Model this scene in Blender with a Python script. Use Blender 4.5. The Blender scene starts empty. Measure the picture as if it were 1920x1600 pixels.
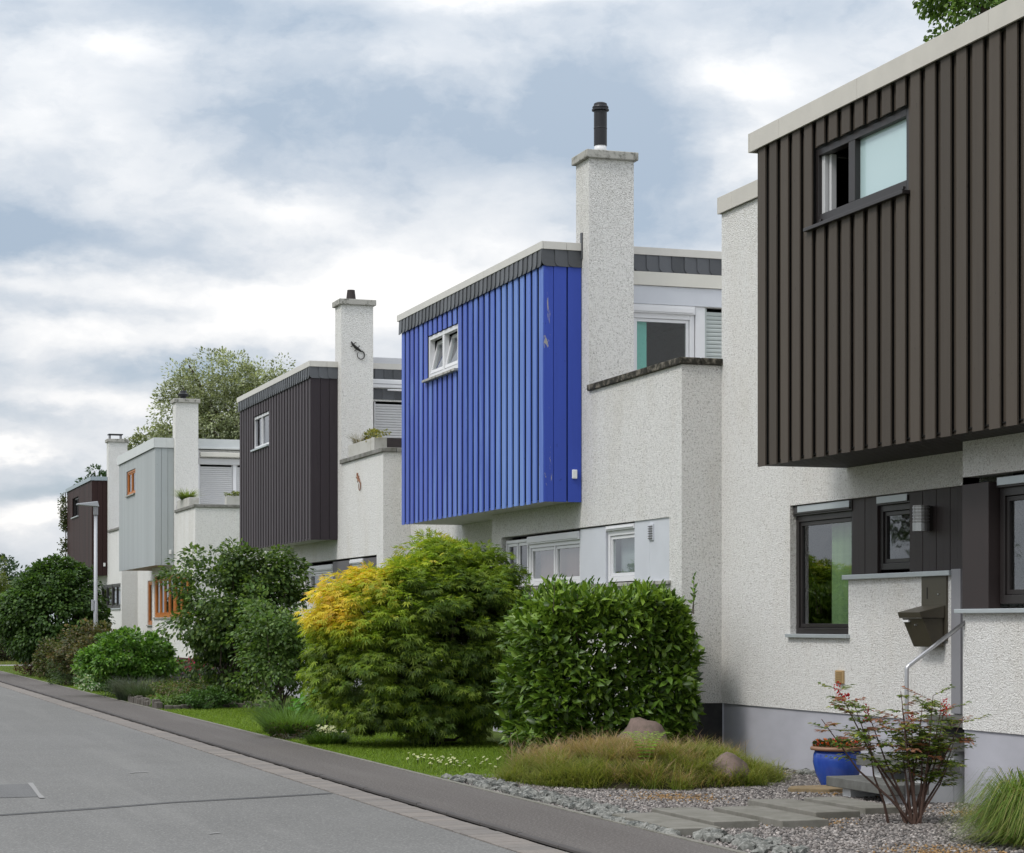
import bpy, math, random
import numpy as np
from mathutils import Vector, Matrix, Euler
S = bpy.context.scene
COL = S.collection
rnd = random.Random(7)
R = math.radians

# ------------------------------------------------------------------ camera
cam_d = bpy.data.cameras.new('camera')
cam = bpy.data.objects.new('camera', cam_d)
COL.objects.link(cam); S.camera = cam
FPX = 4000.0
TH = math.atan(1330.0 / FPX)
cam_d.sensor_width = 36.0
cam_d.lens = 36.0 * FPX / 1920.0
cam_d.shift_y = (1168 - 800) / 1920.0
cam_d.clip_start = 0.5; cam_d.clip_end = 3000
cam.location = (0, 0, 1.75)
cam.rotation_euler = (R(90), 0, -TH)

# ------------------------------------------------------------------ sun, sky
SUN_EL, SUN_AZ = R(50), R(252)      # compass bearing the light comes from (0 = +Y, 90 = +X)
sd = bpy.data.lights.new('sun', 'SUN'); sun = bpy.data.objects.new('sun', sd); COL.objects.link(sun)
sd.energy = 1.5; sd.angle = R(14); sd.color = (1.0, .96, .9)
dv = Vector((math.sin(SUN_AZ) * math.cos(SUN_EL), math.cos(SUN_AZ) * math.cos(SUN_EL), math.sin(SUN_EL)))
sun.rotation_euler = dv.to_track_quat('Z', 'Y').to_euler()
W = bpy.data.worlds.new('World'); S.world = W; W.use_nodes = True

class G:                                            # small node helper
    def __init__(s, tree): s.t = tree; s.n = tree.nodes; s.l = tree.links
    def new(s, t, **k):
        x = s.n.new(t)
        for a, b in k.items(): setattr(x, a, b)
        return x
    def put(s, sock, v):
        if hasattr(v, 'is_output'): s.l.new(v, sock)
        elif isinstance(v, (int, float)) and sock.type in ('VECTOR', 'RGBA') : sock.default_value = (v,) * (4 if sock.type == 'RGBA' else 3)
        else:
            if sock.type == 'RGBA' and len(v) == 3: v = (*v, 1)
            sock.default_value = v
    def m(s, op, a, b=None, clamp=False):
        x = s.new('ShaderNodeMath', operation=op, use_clamp=clamp); s.put(x.inputs[0], a)
        if b is not None: s.put(x.inputs[1], b)
        return x.outputs[0]
    def v(s, op, a, b=None):
        x = s.new('ShaderNodeVectorMath', operation=op); s.put(x.inputs[0], a)
        if b is not None: s.put(x.inputs[3] if op == 'SCALE' else x.inputs[1], b)
        return x.outputs['Value'] if op in ('LENGTH', 'DOT_PRODUCT') else x.outputs[0]
    def mix(s, f, a, b, bt='MIX'):
        x = s.new('ShaderNodeMix', data_type='RGBA', blend_type=bt); s.put(x.inputs[0], f); s.put(x.inputs[6], a); s.put(x.inputs[7], b)
        return x.outputs[2]
    def noise(s, vec, scale, detail=4, rough=.55, dist=0):
        x = s.new('ShaderNodeTexNoise'); s.put(x.inputs['Vector'], vec)
        x.inputs['Scale'].default_value = scale; x.inputs['Detail'].default_value = detail
        x.inputs['Roughness'].default_value = rough; x.inputs['Distortion'].default_value = dist
        return x.outputs['Fac']
    def vor(s, vec, scale, feat='F1', out='Distance'):
        x = s.new('ShaderNodeTexVoronoi', feature=feat); s.put(x.inputs['Vector'], vec); x.inputs['Scale'].default_value = scale
        return x.outputs[out]
    def ramp(s, f, a, b):                            # linear remap, clamped
        x = s.new('ShaderNodeMapRange'); s.put(x.inputs[0], f); x.inputs[1].default_value = a; x.inputs[2].default_value = b
        return x.outputs[0]
    def xyz(s, x_, y_, z_):
        x = s.new('ShaderNodeCombineXYZ'); s.put(x.inputs[0], x_); s.put(x.inputs[1], y_); s.put(x.inputs[2], z_); return x.outputs[0]
    def sep(s, v_): x = s.new('ShaderNodeSeparateXYZ'); s.put(x.inputs[0], v_); return x.outputs

def build_world():
    g = G(W.node_tree); g.n.clear()
    out = g.new('ShaderNodeOutputWorld'); bg = g.new('ShaderNodeBackground'); g.l.new(bg.outputs[0], out.inputs[0])
    sky = g.new('ShaderNodeTexSky', sky_type='NISHITA'); sky.sun_disc = False
    sky.sun_elevation = SUN_EL; sky.sun_rotation = SUN_AZ
    d = g.new('ShaderNodeTexCoord').outputs['Generated']
    x, y, z = g.sep(d)
    az = g.m('SUBTRACT', g.m('ARCTAN2', x, y), TH)
    el = g.m('ARCSINE', z)
    p = g.xyz(az, el, 0)
    # cloud field: broad layers stretched sideways near the horizon
    q = g.xyz(g.m('MULTIPLY', az, 6.5), g.m('MULTIPLY', el, 13.0), 3.7)
    n1 = g.noise(q, 1.0, 7, .56, .35)
    n2 = g.noise(g.xyz(g.m('MULTIPLY', az, 18.0), g.m('MULTIPLY', el, 27.0), 1.2), 1.0, 6, .6, .5)
    wx = g.m('SUBTRACT', g.noise(g.xyz(g.m('MULTIPLY', az, 9.0), g.m('MULTIPLY', el, 20.0), 9.1), 1.0, 6, .6), .5)
    wy = g.m('SUBTRACT', g.noise(g.xyz(g.m('MULTIPLY', az, 9.0), g.m('MULTIPLY', el, 20.0), 5.3), 1.0, 6, .6), .5)
    pw = g.v('ADD', p, g.xyz(g.m('MULTIPLY', wx, .085), g.m('MULTIPLY', wy, .05), 0))
    def blob(px, py, rx, ry, w):
        c = ((px - 960) / 4000., (1168 - py) / 4000., 0)
        t = g.v('MULTIPLY', g.v('SUBTRACT', pw, c), (4000. / rx, 4000. / ry, 0))
        r2 = g.v('DOT_PRODUCT', t, t)
        e = g.m('POWER', 2.718, g.m('MULTIPLY', r2, -1.0))
        return g.m('MULTIPLY', e, w)
    dark = None
    # masses of grey cloud (positive) and bright gaps (negative): bearing, height, spread
    for b in [(820, 290, 420, 120, .62), (1130, 270, 200, 130, .42), (1260, 420, 130, 60, .3), (80, 470, 190, 60, .75), (340, 490, 200, 40, .5),
              (120, 590, 260, 25, .5), (250, 70, 380, 80, .5), (560, 210, 260, 60, .3), (650, 60, 320, 60, .4), (1350, 60, 350, 60, .45), (1130, 430, 110, 40, .2),
              (330, 700, 230, 22, .45), (80, 930, 150, 28, .45), (60, 790, 200, 20, .25),
              (50, 265, 150, 45, -.45), (210, 140, 150, 26, -.45), (520, 400, 90, 30, -.35), (560, 590, 330, 75, -.8), (950, 15, 150, 40, -.8),
              (1400, 170, 110, 40, -.5), (1390, 300, 90, 60, -.45), (760, 540, 260, 50, -.4), (1270, 540, 130, 30, -.5), (130, 650, 260, 26, -.3),
              (40, 855, 70, 16, -.9), (85, 985, 60, 26, -1.1), (200, 770, 160, 22, -.5), (1600, 150, 250, 120, .2), (420, 800, 200, 40, -.3)]:
        o = blob(*b); dark = o if dark is None else g.m('ADD', dark, o)
    n3 = g.noise(g.v('ADD', g.xyz(g.m('MULTIPLY', az, 15.0), g.m('MULTIPLY', el, 23.0), 4.4), g.xyz(wx, wy, 0)), 1.0, 9, .58)
    puff = g.m('MULTIPLY', g.m('SUBTRACT', g.ramp(n3, .42, .58), .5), -.26)
    base = g.m('ADD', g.m('ADD', g.m('MULTIPLY', g.m('SUBTRACT', n1, .5), 1.2), g.m('MULTIPLY', g.m('SUBTRACT', n2, .5), .45)), puff)
    k = g.m('ADD', g.m('ADD', base, dark), .40)
    k = g.ramp(k, -.22, 1.0)
    gap = g.m('MULTIPLY', g.ramp(k, .45, 1.0), g.ramp(el, .25, .0))       # low, thin places show blue
    c = g.mix(k, (9.2, 9.1, 9.0), (3.55, 4.3, 5.25))
    c = g.mix(g.m('MULTIPLY', gap, .3), c, g.v('SCALE', sky.outputs[0], 1.15))
    # an overcast sky brightens steadily towards the zenith
    c2 = g.v('SCALE', c, g.m('ADD', 1.0, g.m('MULTIPLY', g.m('POWER', g.m('MAXIMUM', z, 0.0), 1.2), 1.1)))
    g.l.new(c2, bg.inputs[0]); bg.inputs[1].default_value = .1
build_world()
S.view_settings.view_transform = 'Standard'; S.view_settings.look = 'None'
S.view_settings.exposure = 0.1; S.view_settings.gamma = 1.0; S.view_settings.use_curve_mapping = False
S.cycles.max_bounces = 8; S.cycles.transparent_max_bounces = 12

# ------------------------------------------------------------------ materials
def M(name, fn):
    m = bpy.data.materials.new(name); m.use_nodes = True; g = G(m.node_tree); g.n.clear()
    out = g.new('ShaderNodeOutputMaterial'); sh = fn(g); g.l.new(sh, out.inputs[0]); return m
def prin(g, col, rough=.7, metal=0, bump=None, bstr=.3, bdist=.01, spec=.5, **k):
    b = g.new('ShaderNodeBsdfPrincipled'); g.put(b.inputs['Base Color'], col); g.put(b.inputs['Roughness'], rough)
    b.inputs['Metallic'].default_value = metal; b.inputs['Specular IOR Level'].default_value = spec
    if bump is not None:
        bn = g.new('ShaderNodeBump'); g.put(bn.inputs['Height'], bump); bn.inputs['Strength'].default_value = bstr; bn.inputs['Distance'].default_value = bdist
        g.l.new(bn.outputs[0], b.inputs['Normal'])
    return b.outputs[0]
def oc(g): return g.new('ShaderNodeTexCoord').outputs['Object']
def gp(g): return g.new('ShaderNodeNewGeometry').outputs['Position']

def stucco(name, light, pit, stain, sc=42, amt=.75, bs=.9):
    def fn(g):
        p = gp(g)
        a = g.noise(p, sc, 3, .7, .8); b = g.vor(g.v('ADD', p, g.v('SCALE', g.xyz(a, a, a), .02)), sc * 1.1)
        pits = g.m('MULTIPLY', g.ramp(a, .52, .36), g.ramp(g.noise(p, sc * .45, 2), .3, .6))
        c = g.mix(g.m('MULTIPLY', pits, amt), light, pit)
        big = g.noise(g.v('MULTIPLY', p, (1.0, 1.0, .28)), 1.3, 5, .6)
        c = g.mix(g.m('MULTIPLY', g.ramp(big, .5, .78), .55), c, g.mix(1.0, c, stain, 'MULTIPLY'))
        z_ = g.sep(p)[2]; st_ = g.noise(g.v('MULTIPLY', p, (5, 5, .22)), 1.0, 5, .65)
        wet = g.m('MAXIMUM', g.m('MULTIPLY', g.ramp(z_, 4.2, 5.05), g.ramp(z_, 5.3, 5.1)), g.ramp(z_, 1.15, .72))     # rain streaks below copings, grime at the base
        c = g.mix(g.m('MULTIPLY', g.m('MULTIPLY', wet, g.ramp(st_, .50, .5)), .5), c, g.mix(1.0, c, (.55, .54, .46), 'MULTIPLY'))
        h = g.m('ADD', g.m('MULTIPLY', a, .7), g.m('MULTIPLY', b, .6))
        return prin(g, c, .9, bump=h, bstr=bs, bdist=.02, spec=.2)
    return M(name, fn)
m_st = [stucco('roughcast_one', (.83, .82, .80), (.32, .29, .26), (.88, .85, .80), 56, .75, .9),
        stucco('roughcast_two', (.82, .81, .79), (.20, .185, .165), (.80, .77, .71), 60, .8, .9),
        stucco('roughcast_three', (.82, .81, .79), (.34, .33, .31), (.85, .82, .77), 50, .6),
        stucco('roughcast_four', (.83, .82, .80), (.36, .35, .33), (.82, .80, .75), 50, .6),
        stucco('roughcast_five', (.78, .775, .76), (.42, .41, .39), (.88, .86, .82), 50, .5)]
m_plinth = M('smooth_plinth_render', lambda g: prin(g, g.mix(g.m('MULTIPLY', g.ramp(g.noise(g.v('MULTIPLY', gp(g), (1, 1, 2.5)), 1.6, 5), .35, .7), .6), (.47, .47, .52), (.37, .37, .41)), .8, bump=g.noise(gp(g), 60, 3), bstr=.15))
m_plinth_dark = M('dark_plinth_paint', lambda g: prin(g, g.mix(g.ramp(g.noise(gp(g), 4, 5), .4, .8), (.022, .022, .024), (.06, .058, .055)), .75, bump=g.noise(gp(g), 60, 3), bstr=.2))
def woodm(name, rough=.6, streak=.35, spec=.4, peel=0, fade=0):
    def fn(g):
        oi = g.new('ShaderNodeObjectInfo'); p = g.v('ADD', gp(g), g.xyz(g.m('MULTIPLY', oi.outputs['Random'], 7.0), g.m('MULTIPLY', oi.outputs['Random'], 3.0), 0))
        s = g.noise(g.v('MULTIPLY', p, (22, 22, .9)), 1.0, 5, .65, .3)
        s2 = g.noise(g.v('MULTIPLY', p, (3, 3, .5)), 1.0, 4, .6)
        k = g.m('ADD', 1.0 - streak * .5, g.m('MULTIPLY', g.m('ADD', g.m('MULTIPLY', s, .55), g.m('MULTIPLY', s2, .45)), streak))
        c = g.v('SCALE', oi.outputs['Color'], k)
        if fade:
            fn_ = g.noise(g.v('MULTIPLY', p, (4, 4, .32)), 1.0, 5, .6, .4); c = g.mix(g.m('MULTIPLY', g.ramp(fn_, .5, .62), .5), c, (.19, .31, .68))
        sp = g.noise(g.v('MULTIPLY', p, (1, 1, .45)), 30, 2, .5)
        c = g.mix(g.m('MULTIPLY', g.ramp(sp, .72, .76), .6), c, g.v('SCALE', oi.outputs['Color'], .35))
        if peel:
            pn = g.noise(g.v('MULTIPLY', p, (9, 9, 1.6)), 1.0, 6, .7, .6)
            c = g.mix(g.ramp(pn, peel, peel + .02), c, (.36, .34, .31))
        return prin(g, c, g.m('ADD', rough - .08, g.m('MULTIPLY', s2, .16)), bump=s, bstr=.25, bdist=.004, spec=spec)
    return M(name, fn)
m_wood = woodm('painted_board'); m_peel = woodm('peeling_board', peel=.615); m_blue = woodm('faded_blue_board', fade=1); m_stain = woodm('stained_board', .62, .6, .3)
m_slate = M('fibre_slate', lambda g: prin(g, g.v('SCALE', (.085, .09, .1), g.m('ADD', .7, g.m('MULTIPLY', g.new('ShaderNodeObjectInfo').outputs['Random'], .6))), .5, bump=g.noise(gp(g), 40, 3), bstr=.15))
def plain(name, col, rough=.5, metal=0, var=.12, sc=3, bump=.08, spec=.5):
    def fn(g):
        n = g.noise(gp(g), sc, 5, .6); c = g.v('SCALE', col, g.m('ADD', 1 - var, g.m('MULTIPLY', n, 2 * var)))
        return prin(g, c, g.m('ADD', rough - .06, g.m('MULTIPLY', n, .12)), metal, bump=g.noise(gp(g), sc * 20, 2), bstr=bump, bdist=.003, spec=spec)
    return M(name, fn)
def dirty(name, col, dirt, a, b, sc, rough=.85):
    def fn(g):
        n = g.noise(gp(g), sc, 6, .7); return prin(g, g.mix(g.ramp(n, a, b), col, dirt), rough, bump=n, bstr=.5, bdist=.01, spec=.3)
    return M(name, fn)
m_fascia = plain('cream_metal_edge', (.62, .60, .56), .45); m_fascia1 = plain('beige_metal_edge', (.56, .53, .48), .5); m_fascia4 = plain('pale_grey_edge', (.62, .64, .64), .45); m_fascia5 = plain('blue_grey_edge', (.33, .39, .43), .45)
m_roof = plain('roof_felt', (.12, .12, .12), .9, sc=6, var=.3)
m_white = plain('white_window_plastic', (.74, .74, .76), .35, var=.05); m_whitep = plain('pale_grey_panel', (.60, .62, .67), .45, var=.08); m_cream = plain('cream_panel', (.66, .64, .58), .5, var=.06)
m_dark = plain('dark_brown_frame', (.022, .018, .018), .4, var=.2); m_darkpanel = plain('dark_brown_panel', (.03, .021, .021), .55, var=.3, sc=8); m_black = plain('shadow_black', (.006, .006, .006), .8)
m_orange = plain('orange_oiled_wood', (.48, .17, .035), .45, var=.3, sc=7); m_taupe = plain('taupe_panel', (.12, .11, .12), .5)
m_sill = plain('pale_aluminium_sill', (.48, .52, .54), .4, .3); m_steel = plain('brushed_steel', (.45, .45, .46), .33, .85); m_post = plain('grey_painted_post', (.25, .25, .27), .5)
m_shut = plain('roller_shutter_slat', (.56, .56, .57), .5, var=.05); m_shut2 = plain('green_grey_shutter_slat', (.46, .50, .49), .5, var=.05)
m_mail = plain('olive_brown_metal', (.085, .075, .055), .42, .3); m_flue = plain('black_flue_metal', (.012, .012, .016), .45); m_flued = plain('clay_flue', (.03, .022, .022), .7)
m_cap = dirty('weathered_concrete_cap', (.42, .41, .38), (.07, .07, .055), .5, .66, 7); m_coping = dirty('mossy_black_coping', (.30, .27, .22), (.028, .026, .02), .30, .52, 9); m_copg = dirty('grey_concrete_coping', (.26, .255, .24), (.10, .10, .08), .4, .7, 6)
m_planter = dirty('concrete_planter', (.52, .51, .48), (.33, .31, .25), .5, .8, 4); m_step = dirty('grey_step_stone', (.15, .15, .14), (.10, .10, .09), .4, .7, 7); m_stepw = plain('white_step_support', (.72, .72, .72), .7)
m_slab = dirty('grey_slab', (.22, .21, .185), (.14, .135, .11), .4, .75, 5); m_sand = dirty('tan_sandstone', (.30, .22, .12), (.17, .13, .08), .4, .7, 6)
m_rust = plain('rusty_iron', (.26, .13, .08), .8, var=.4, sc=30); m_iron = plain('black_iron', (.015, .013, .012), .6); m_vent = plain('tan_vent_plastic', (.45, .31, .15), .6)
m_lampst = plain('galvanised_post', (.42, .43, .46), .5, .4); m_opal = plain('lamp_ribbed_glass', (.30, .29, .29), .25, .5)
m_soffit = plain('pale_soffit_board', (.46, .46, .42), .7, sc=2); m_pink = plain('pinkish_soffit_board', (.50, .36, .31), .7); m_curt = plain('teal_curtain', (.22, .62, .55), .8)
m_room = plain('room_plaster', (.28, .28, .29), .9); m_card = plain('white_card', (.8, .8, .8), .6)
def glassf(name, tint, ior, refl=1.0, back=None):
    def fn(g):
        fr = g.new('ShaderNodeFresnel'); fr.inputs[0].default_value = ior
        wob = g.new('ShaderNodeBump'); g.put(wob.inputs['Height'], g.noise(gp(g), 2.2, 2)); wob.inputs['Strength'].default_value = .05; wob.inputs['Distance'].default_value = .02
        gl = g.new('ShaderNodeBsdfGlossy'); gl.inputs['Roughness'].default_value = .02; g.put(gl.inputs['Color'], (.95, .97, 1)); g.l.new(wob.outputs[0], gl.inputs['Normal'])
        tr = g.new('ShaderNodeBsdfTransparent'); g.put(tr.inputs[0], tint)
        under = tr.outputs[0]
        if back: under = prin(g, back, .35)
        mx = g.new('ShaderNodeMixShader'); g.put(mx.inputs[0], g.m('MULTIPLY', g.m('MULTIPLY', fr.outputs[0], refl, True), g.m('SUBTRACT', 1.0, g.new('ShaderNodeNewGeometry').outputs['Backfacing']))); g.l.new(under, mx.inputs[1]); g.l.new(gl.outputs[0], mx.inputs[2]); return mx.outputs[0]
    return M(name, fn)
m_glass = glassf('window_glass', (.9, .93, .92), 1.85, 1.3); m_frost = glassf('frosted_glass', (1, 1, 1), 1.5, 1.0, (.50, .66, .68)); m_glassd = glassf('dark_window_glass', (.6, .6, .65), 1.7, 1.1)
def curtain(name, a, b):
    def fn(g):
        p = gp(g); w = g.noise(g.v('MULTIPLY', p, (14, 14, .25)), 1, 3); h = g.noise(g.v('MULTIPLY', p, (1, 1, 60)), 1, 1)
        return prin(g, g.mix(g.m('ADD', g.m('MULTIPLY', w, .7), g.m('MULTIPLY', h, .3)), a, b), .9)
    return M(name, fn)
m_sheer = curtain('sheer_green_curtain', (.09, .17, .06), (.30, .42, .20)); m_brick = curtain('dusky_room_blind', (.20, .10, .085), (.32, .20, .18))
m_blind = curtain('grey_white_net_curtain', (.26, .28, .30), (.46, .48, .49))

def asphalt(name, col, sc, light, dist=True):
    def fn(g):
        p = gp(g); n = g.noise(p, .35, 6, .6); f = g.noise(p, sc, 3, .75); v = g.vor(p, sc * .8)
        c = g.v('SCALE', col, g.m('ADD', .78, g.m('MULTIPLY', n, .44)))
        c = g.mix(g.m('MULTIPLY', g.ramp(f, .53, .66), .75), c, light)
        c = g.mix(g.m('MULTIPLY', g.ramp(f, .44, .30), .5), c, g.v('SCALE', col, .45))
        tr = g.noise(g.v('MULTIPLY', p, (2.2, .12, 1)), 1, 4)                           # wheel-track wear along the street
        c = g.mix(g.m('MULTIPLY', g.ramp(tr, .5, .75), .25), c, g.v('SCALE', light, .85))
        return prin(g, c, .88, bump=g.m('ADD', f, v), bstr=.5, bdist=.006, spec=.25)
    return M(name, fn)
m_road = asphalt('road_asphalt', (.155, .153, .148), 45, (.31, .305, .29)); m_walk = asphalt('pavement_asphalt', (.105, .094, .088), 45, (.27, .255, .24)); m_seam = asphalt('bitumen_seam', (.085, .085, .085), 60, (.18, .18, .18)); m_patch = asphalt('patched_asphalt', (.125, .125, .125), 50, (.24, .24, .24))
m_scuff = plain('scuffed_concrete', (.26, .255, .25), .9)
m_paver = M('pinkish_paver', lambda g: prin(g, g.v('SCALE', g.mix(g.new('ShaderNodeObjectInfo').outputs['Random'], (.22, .195, .175), (.175, .16, .148)), g.m('ADD', .7, g.m('MULTIPLY', g.noise(gp(g), 14, 5, .7), .6))), .9, bump=g.noise(gp(g), 60, 3), bstr=.4))
m_kerb = plain('dark_kerb_stone', (.075, .068, .066), .9, sc=10, var=.35, bump=.4)
def groundm(name, a, b, c_, sc):
    def fn(g):
        p = gp(g); n = g.noise(p, sc, 7, .7); n2 = g.noise(p, sc * .15, 4)
        return prin(g, g.mix(g.ramp(n2, .4, .65), g.mix(n, a, b), g.mix(n, a, c_)), .95, bump=n, bstr=.6, bdist=.03, spec=.15)
    return M(name, fn)
m_soil = groundm('garden_soil', (.025, .02, .014), (.07, .055, .04), (.05, .06, .025), 20)
m_turf = groundm('turf_ground', (.045, .07, .012), (.13, .18, .03), (.09, .13, .02), 12)
def gravelm(g):
    p = gp(g); v = g.new('ShaderNodeTexVoronoi'); g.put(v.inputs['Vector'], p); v.inputs['Scale'].default_value = 48
    s = g.sep(v.outputs['Color']); n = g.noise(p, 1.3, 5, .6)
    c = g.mix(s[0], (.12, .118, .12), (.36, .34, .33)); c = g.mix(g.m('MULTIPLY', g.ramp(n, .53, .68), .6), c, (.26, .16, .07))
    c = g.mix(g.ramp(v.outputs['Distance'], .35, .75), c, (.03, .028, .025))
    return prin(g, c, .85, bump=g.m('MULTIPLY', v.outputs['Distance'], -1.0), bstr=1.0, bdist=.015, spec=.3)
m_gravel = M('fine_gravel', gravelm)
m_pebble = M('pebble_stone', lambda g: prin(g, g.v('SCALE', g.new('ShaderNodeAttribute', attribute_name='Col').outputs['Color'], g.m('ADD', .65, g.m('MULTIPLY', g.noise(gp(g), 40, 4), .7))), .75, spec=.35))
m_cobble = M('border_cobble', lambda g: prin(g, g.mix(g.ramp(g.noise(gp(g), 30, 5, .7), .45, .7), g.mix(g.new('ShaderNodeObjectInfo').outputs['Random'], (.04, .046, .042), (.17, .172, .155)), (.36, .355, .33)), .75, bump=g.noise(gp(g), 60, 4), bstr=.4))
m_boulder = dirty('pinkish_boulder', (.20, .145, .125), (.11, .09, .07), .42, .68, 9); m_wallstone = dirty('edging_stone', (.14, .125, .11), (.06, .055, .045), .4, .7, 12)
m_bark = M('bark', lambda g: prin(g, g.mix(g.noise(g.v('MULTIPLY', gp(g), (14, 14, 3)), 1, 5), (.045, .035, .028), (.13, .105, .085)), .9, bump=g.noise(g.v('MULTIPLY', gp(g), (20, 20, 4)), 1, 4), bstr=.6, spec=.2))
m_barkr = M('reddish_stem', lambda g: prin(g, g.mix(g.noise(g.v('MULTIPLY', gp(g), (30, 30, 6)), 1, 4), (.05, .028, .022), (.15, .095, .075)), .85, spec=.2))
def leafm(name, trans=.35, rough=.45, spec=.4):
    def fn(g):
        c = g.new('ShaderNodeAttribute', attribute_name='Col').outputs['Color']
        b = prin(g, c, rough, spec=spec)
        t = g.new('ShaderNodeBsdfTranslucent'); g.put(t.inputs[0], g.mix(1.0, g.v('SCALE', c, 1.5), (1.0, 1.0, .55), 'MULTIPLY'))
        mx = g.new('ShaderNodeMixShader'); mx.inputs[0].default_value = trans; g.l.new(b, mx.inputs[1]); g.l.new(t.outputs[0], mx.inputs[2]); return mx.outputs[0]
    return M(name, fn)
m_leaf = leafm('soft_leaf'); m_gloss = leafm('glossy_leaf', .2, .36, .4); m_grass = leafm('grass_blade', .4, .6, .25); m_petal = leafm('petal', .4, .7, .2)
def leafobj(name, a, b, trans=.2, rough=.32):
    def fn(g):
        oi = g.new('ShaderNodeObjectInfo'); c = g.mix(oi.outputs['Random'], a, b)
        bs = prin(g, c, rough); t = g.new('ShaderNodeBsdfTranslucent'); g.put(t.inputs[0], g.mix(1.0, g.v('SCALE', c, 1.5), (1, 1, .5), 'MULTIPLY'))
        mx = g.new('ShaderNodeMixShader'); mx.inputs[0].default_value = trans; g.l.new(bs, mx.inputs[1]); g.l.new(t.outputs[0], mx.inputs[2]); return mx.outputs[0]
    return M(name, fn)

# ------------------------------------------------------------------ mesh helpers
def wloc(o):
    v = Vector((0, 0, 0))
    while o is not None: v += o.location; o = o.parent
    return v
class MB:
    def __init__(s): s.v = []; s.f = []
    def quad(s, *p):
        n = len(s.v); s.v += [tuple(q) for q in p]; s.f.append(tuple(range(n, n + len(p)))); return s
    def box(s, x0, x1, y0, y1, z0, z1):
        n = len(s.v)
        s.v += [(x, y, z) for x in (x0, x1) for y in (y0, y1) for z in (z0, z1)]
        s.f += [tuple(n + i for i in q) for q in ((0, 1, 3, 2), (4, 6, 7, 5), (0, 4, 5, 1), (2, 3, 7, 6), (0, 2, 6, 4), (1, 5, 7, 3))]
        return s
    def hull8(s, pts):                    # eight corners in the order of box()
        n = len(s.v); s.v += [tuple(p) for p in pts]
        s.f += [tuple(n + i for i in q) for q in ((0, 1, 3, 2), (4, 6, 7, 5), (0, 4, 5, 1), (2, 3, 7, 6), (0, 2, 6, 4), (1, 5, 7, 3))]; return s
    def lathe(s, cx, cy, prof, k=20):     # prof: (r, z)
        n = len(s.v)
        for r, z in prof:
            for i in range(k):
                a = 2 * math.pi * i / k; s.v.append((cx + r * math.cos(a), cy + r * math.sin(a), z))
        for j in range(len(prof) - 1):
            for i in range(k):
                a = n + j * k + i; b = n + j * k + (i + 1) % k; s.f.append((a, b, b + k, a + k))
        s.f.append(tuple(n + i for i in range(k))[::-1]); s.f.append(tuple(n + (len(prof) - 1) * k + i for i in range(k)))
        return s
    def tube(s, pts, rad, k=6):
        pts = [Vector(p) for p in pts]; n = len(s.v)
        if not hasattr(rad, '__len__'): rad = [rad] * len(pts)
        for i, p in enumerate(pts):
            t = (pts[min(i + 1, len(pts) - 1)] - pts[max(i - 1, 0)]).normalized()
            u = t.cross(Vector((0.13, .97, .2)));  u = t.cross(Vector((1, 0, 0))) if u.length < .05 else u
            u.normalize(); w = t.cross(u)
            for j in range(k):
                a = 2 * math.pi * j / k; s.v.append(tuple(p + (u * math.cos(a) + w * math.sin(a)) * rad[i]))
        for i in range(len(pts) - 1):
            for j in range(k):
                a = n + i * k + j; b = n + i * k + (j + 1) % k; s.f.append((a, b, b + k, a + k))
        s.f.append(tuple(n + j for j in range(k))[::-1]); s.f.append(tuple(n + (len(pts) - 1) * k + j for j in range(k)))
        return s
    def prism(s, poly, fn, t0, t1):       # poly 2-D, fn(u,v,t) -> xyz
        n = len(s.v); k = len(poly)
        for t in (t0, t1): s.v += [tuple(fn(u, v, t)) for u, v in poly]
        s.f.append(tuple(range(n, n + k))); s.f.append(tuple(range(n + k, n + 2 * k))[::-1])
        for i in range(k): s.f.append((n + i, n + k + i, n + k + (i + 1) % k, n + (i + 1) % k))
        return s
    def build(s, name, mat, parent=None, bevel=0, smooth=False):
        o0 = wloc(parent); me = bpy.data.meshes.new(name)
        me.from_pydata([(x - o0.x, y - o0.y, z - o0.z) for x, y, z in s.v], [], s.f)
        import bmesh
        bm = bmesh.new(); bm.from_mesh(me); bmesh.ops.recalc_face_normals(bm, faces=bm.faces); bm.to_mesh(me); bm.free()
        if smooth: me.shade_smooth() if hasattr(me, 'shade_smooth') else None
        if mat: me.materials.append(mat)
        o = bpy.data.objects.new(name, me); COL.objects.link(o); o.parent = parent
        if bevel:
            b = o.modifiers.new('edge', 'BEVEL'); b.width = bevel; b.segments = 2; b.limit_method = 'ANGLE'
        return o
def thing(name, label, cat, loc, group=None):
    o = bpy.data.objects.new(name, None); COL.objects.link(o); o.location = loc; o.empty_display_size = .3
    o['label'] = label; o['category'] = cat
    if group: o['group'] = group
    return o
def struct(o): o['kind'] = 'structure'; return o
def place(name, mesh, loc, parent, col=None, rot=None, scale=None):
    o = bpy.data.objects.new(name, mesh); COL.objects.link(o); o.parent = parent
    o.location = Vector(loc) - wloc(parent)
    if rot is not None: o.rotation_euler = rot
    if scale is not None: o.scale = scale
    if col is not None: o.color = (*col, 1)
    return o
class Fr:                                # wall frame: 'X' = street-facing plane x=c, 'Y' = near-facing plane y=c; n points outwards
    def __init__(s, ax, c): s.ax = ax; s.c = c
    def p(s, u, v, n): return (s.c - n, u, v) if s.ax == 'X' else (u, s.c - n, v)
    def box(s, mb, u0, u1, v0, v1, n0, n1):
        mb.hull8([s.p(u, v, n) for n in (n1, n0) for u in (u0, u1) for v in (v0, v1)]); return mb
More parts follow.
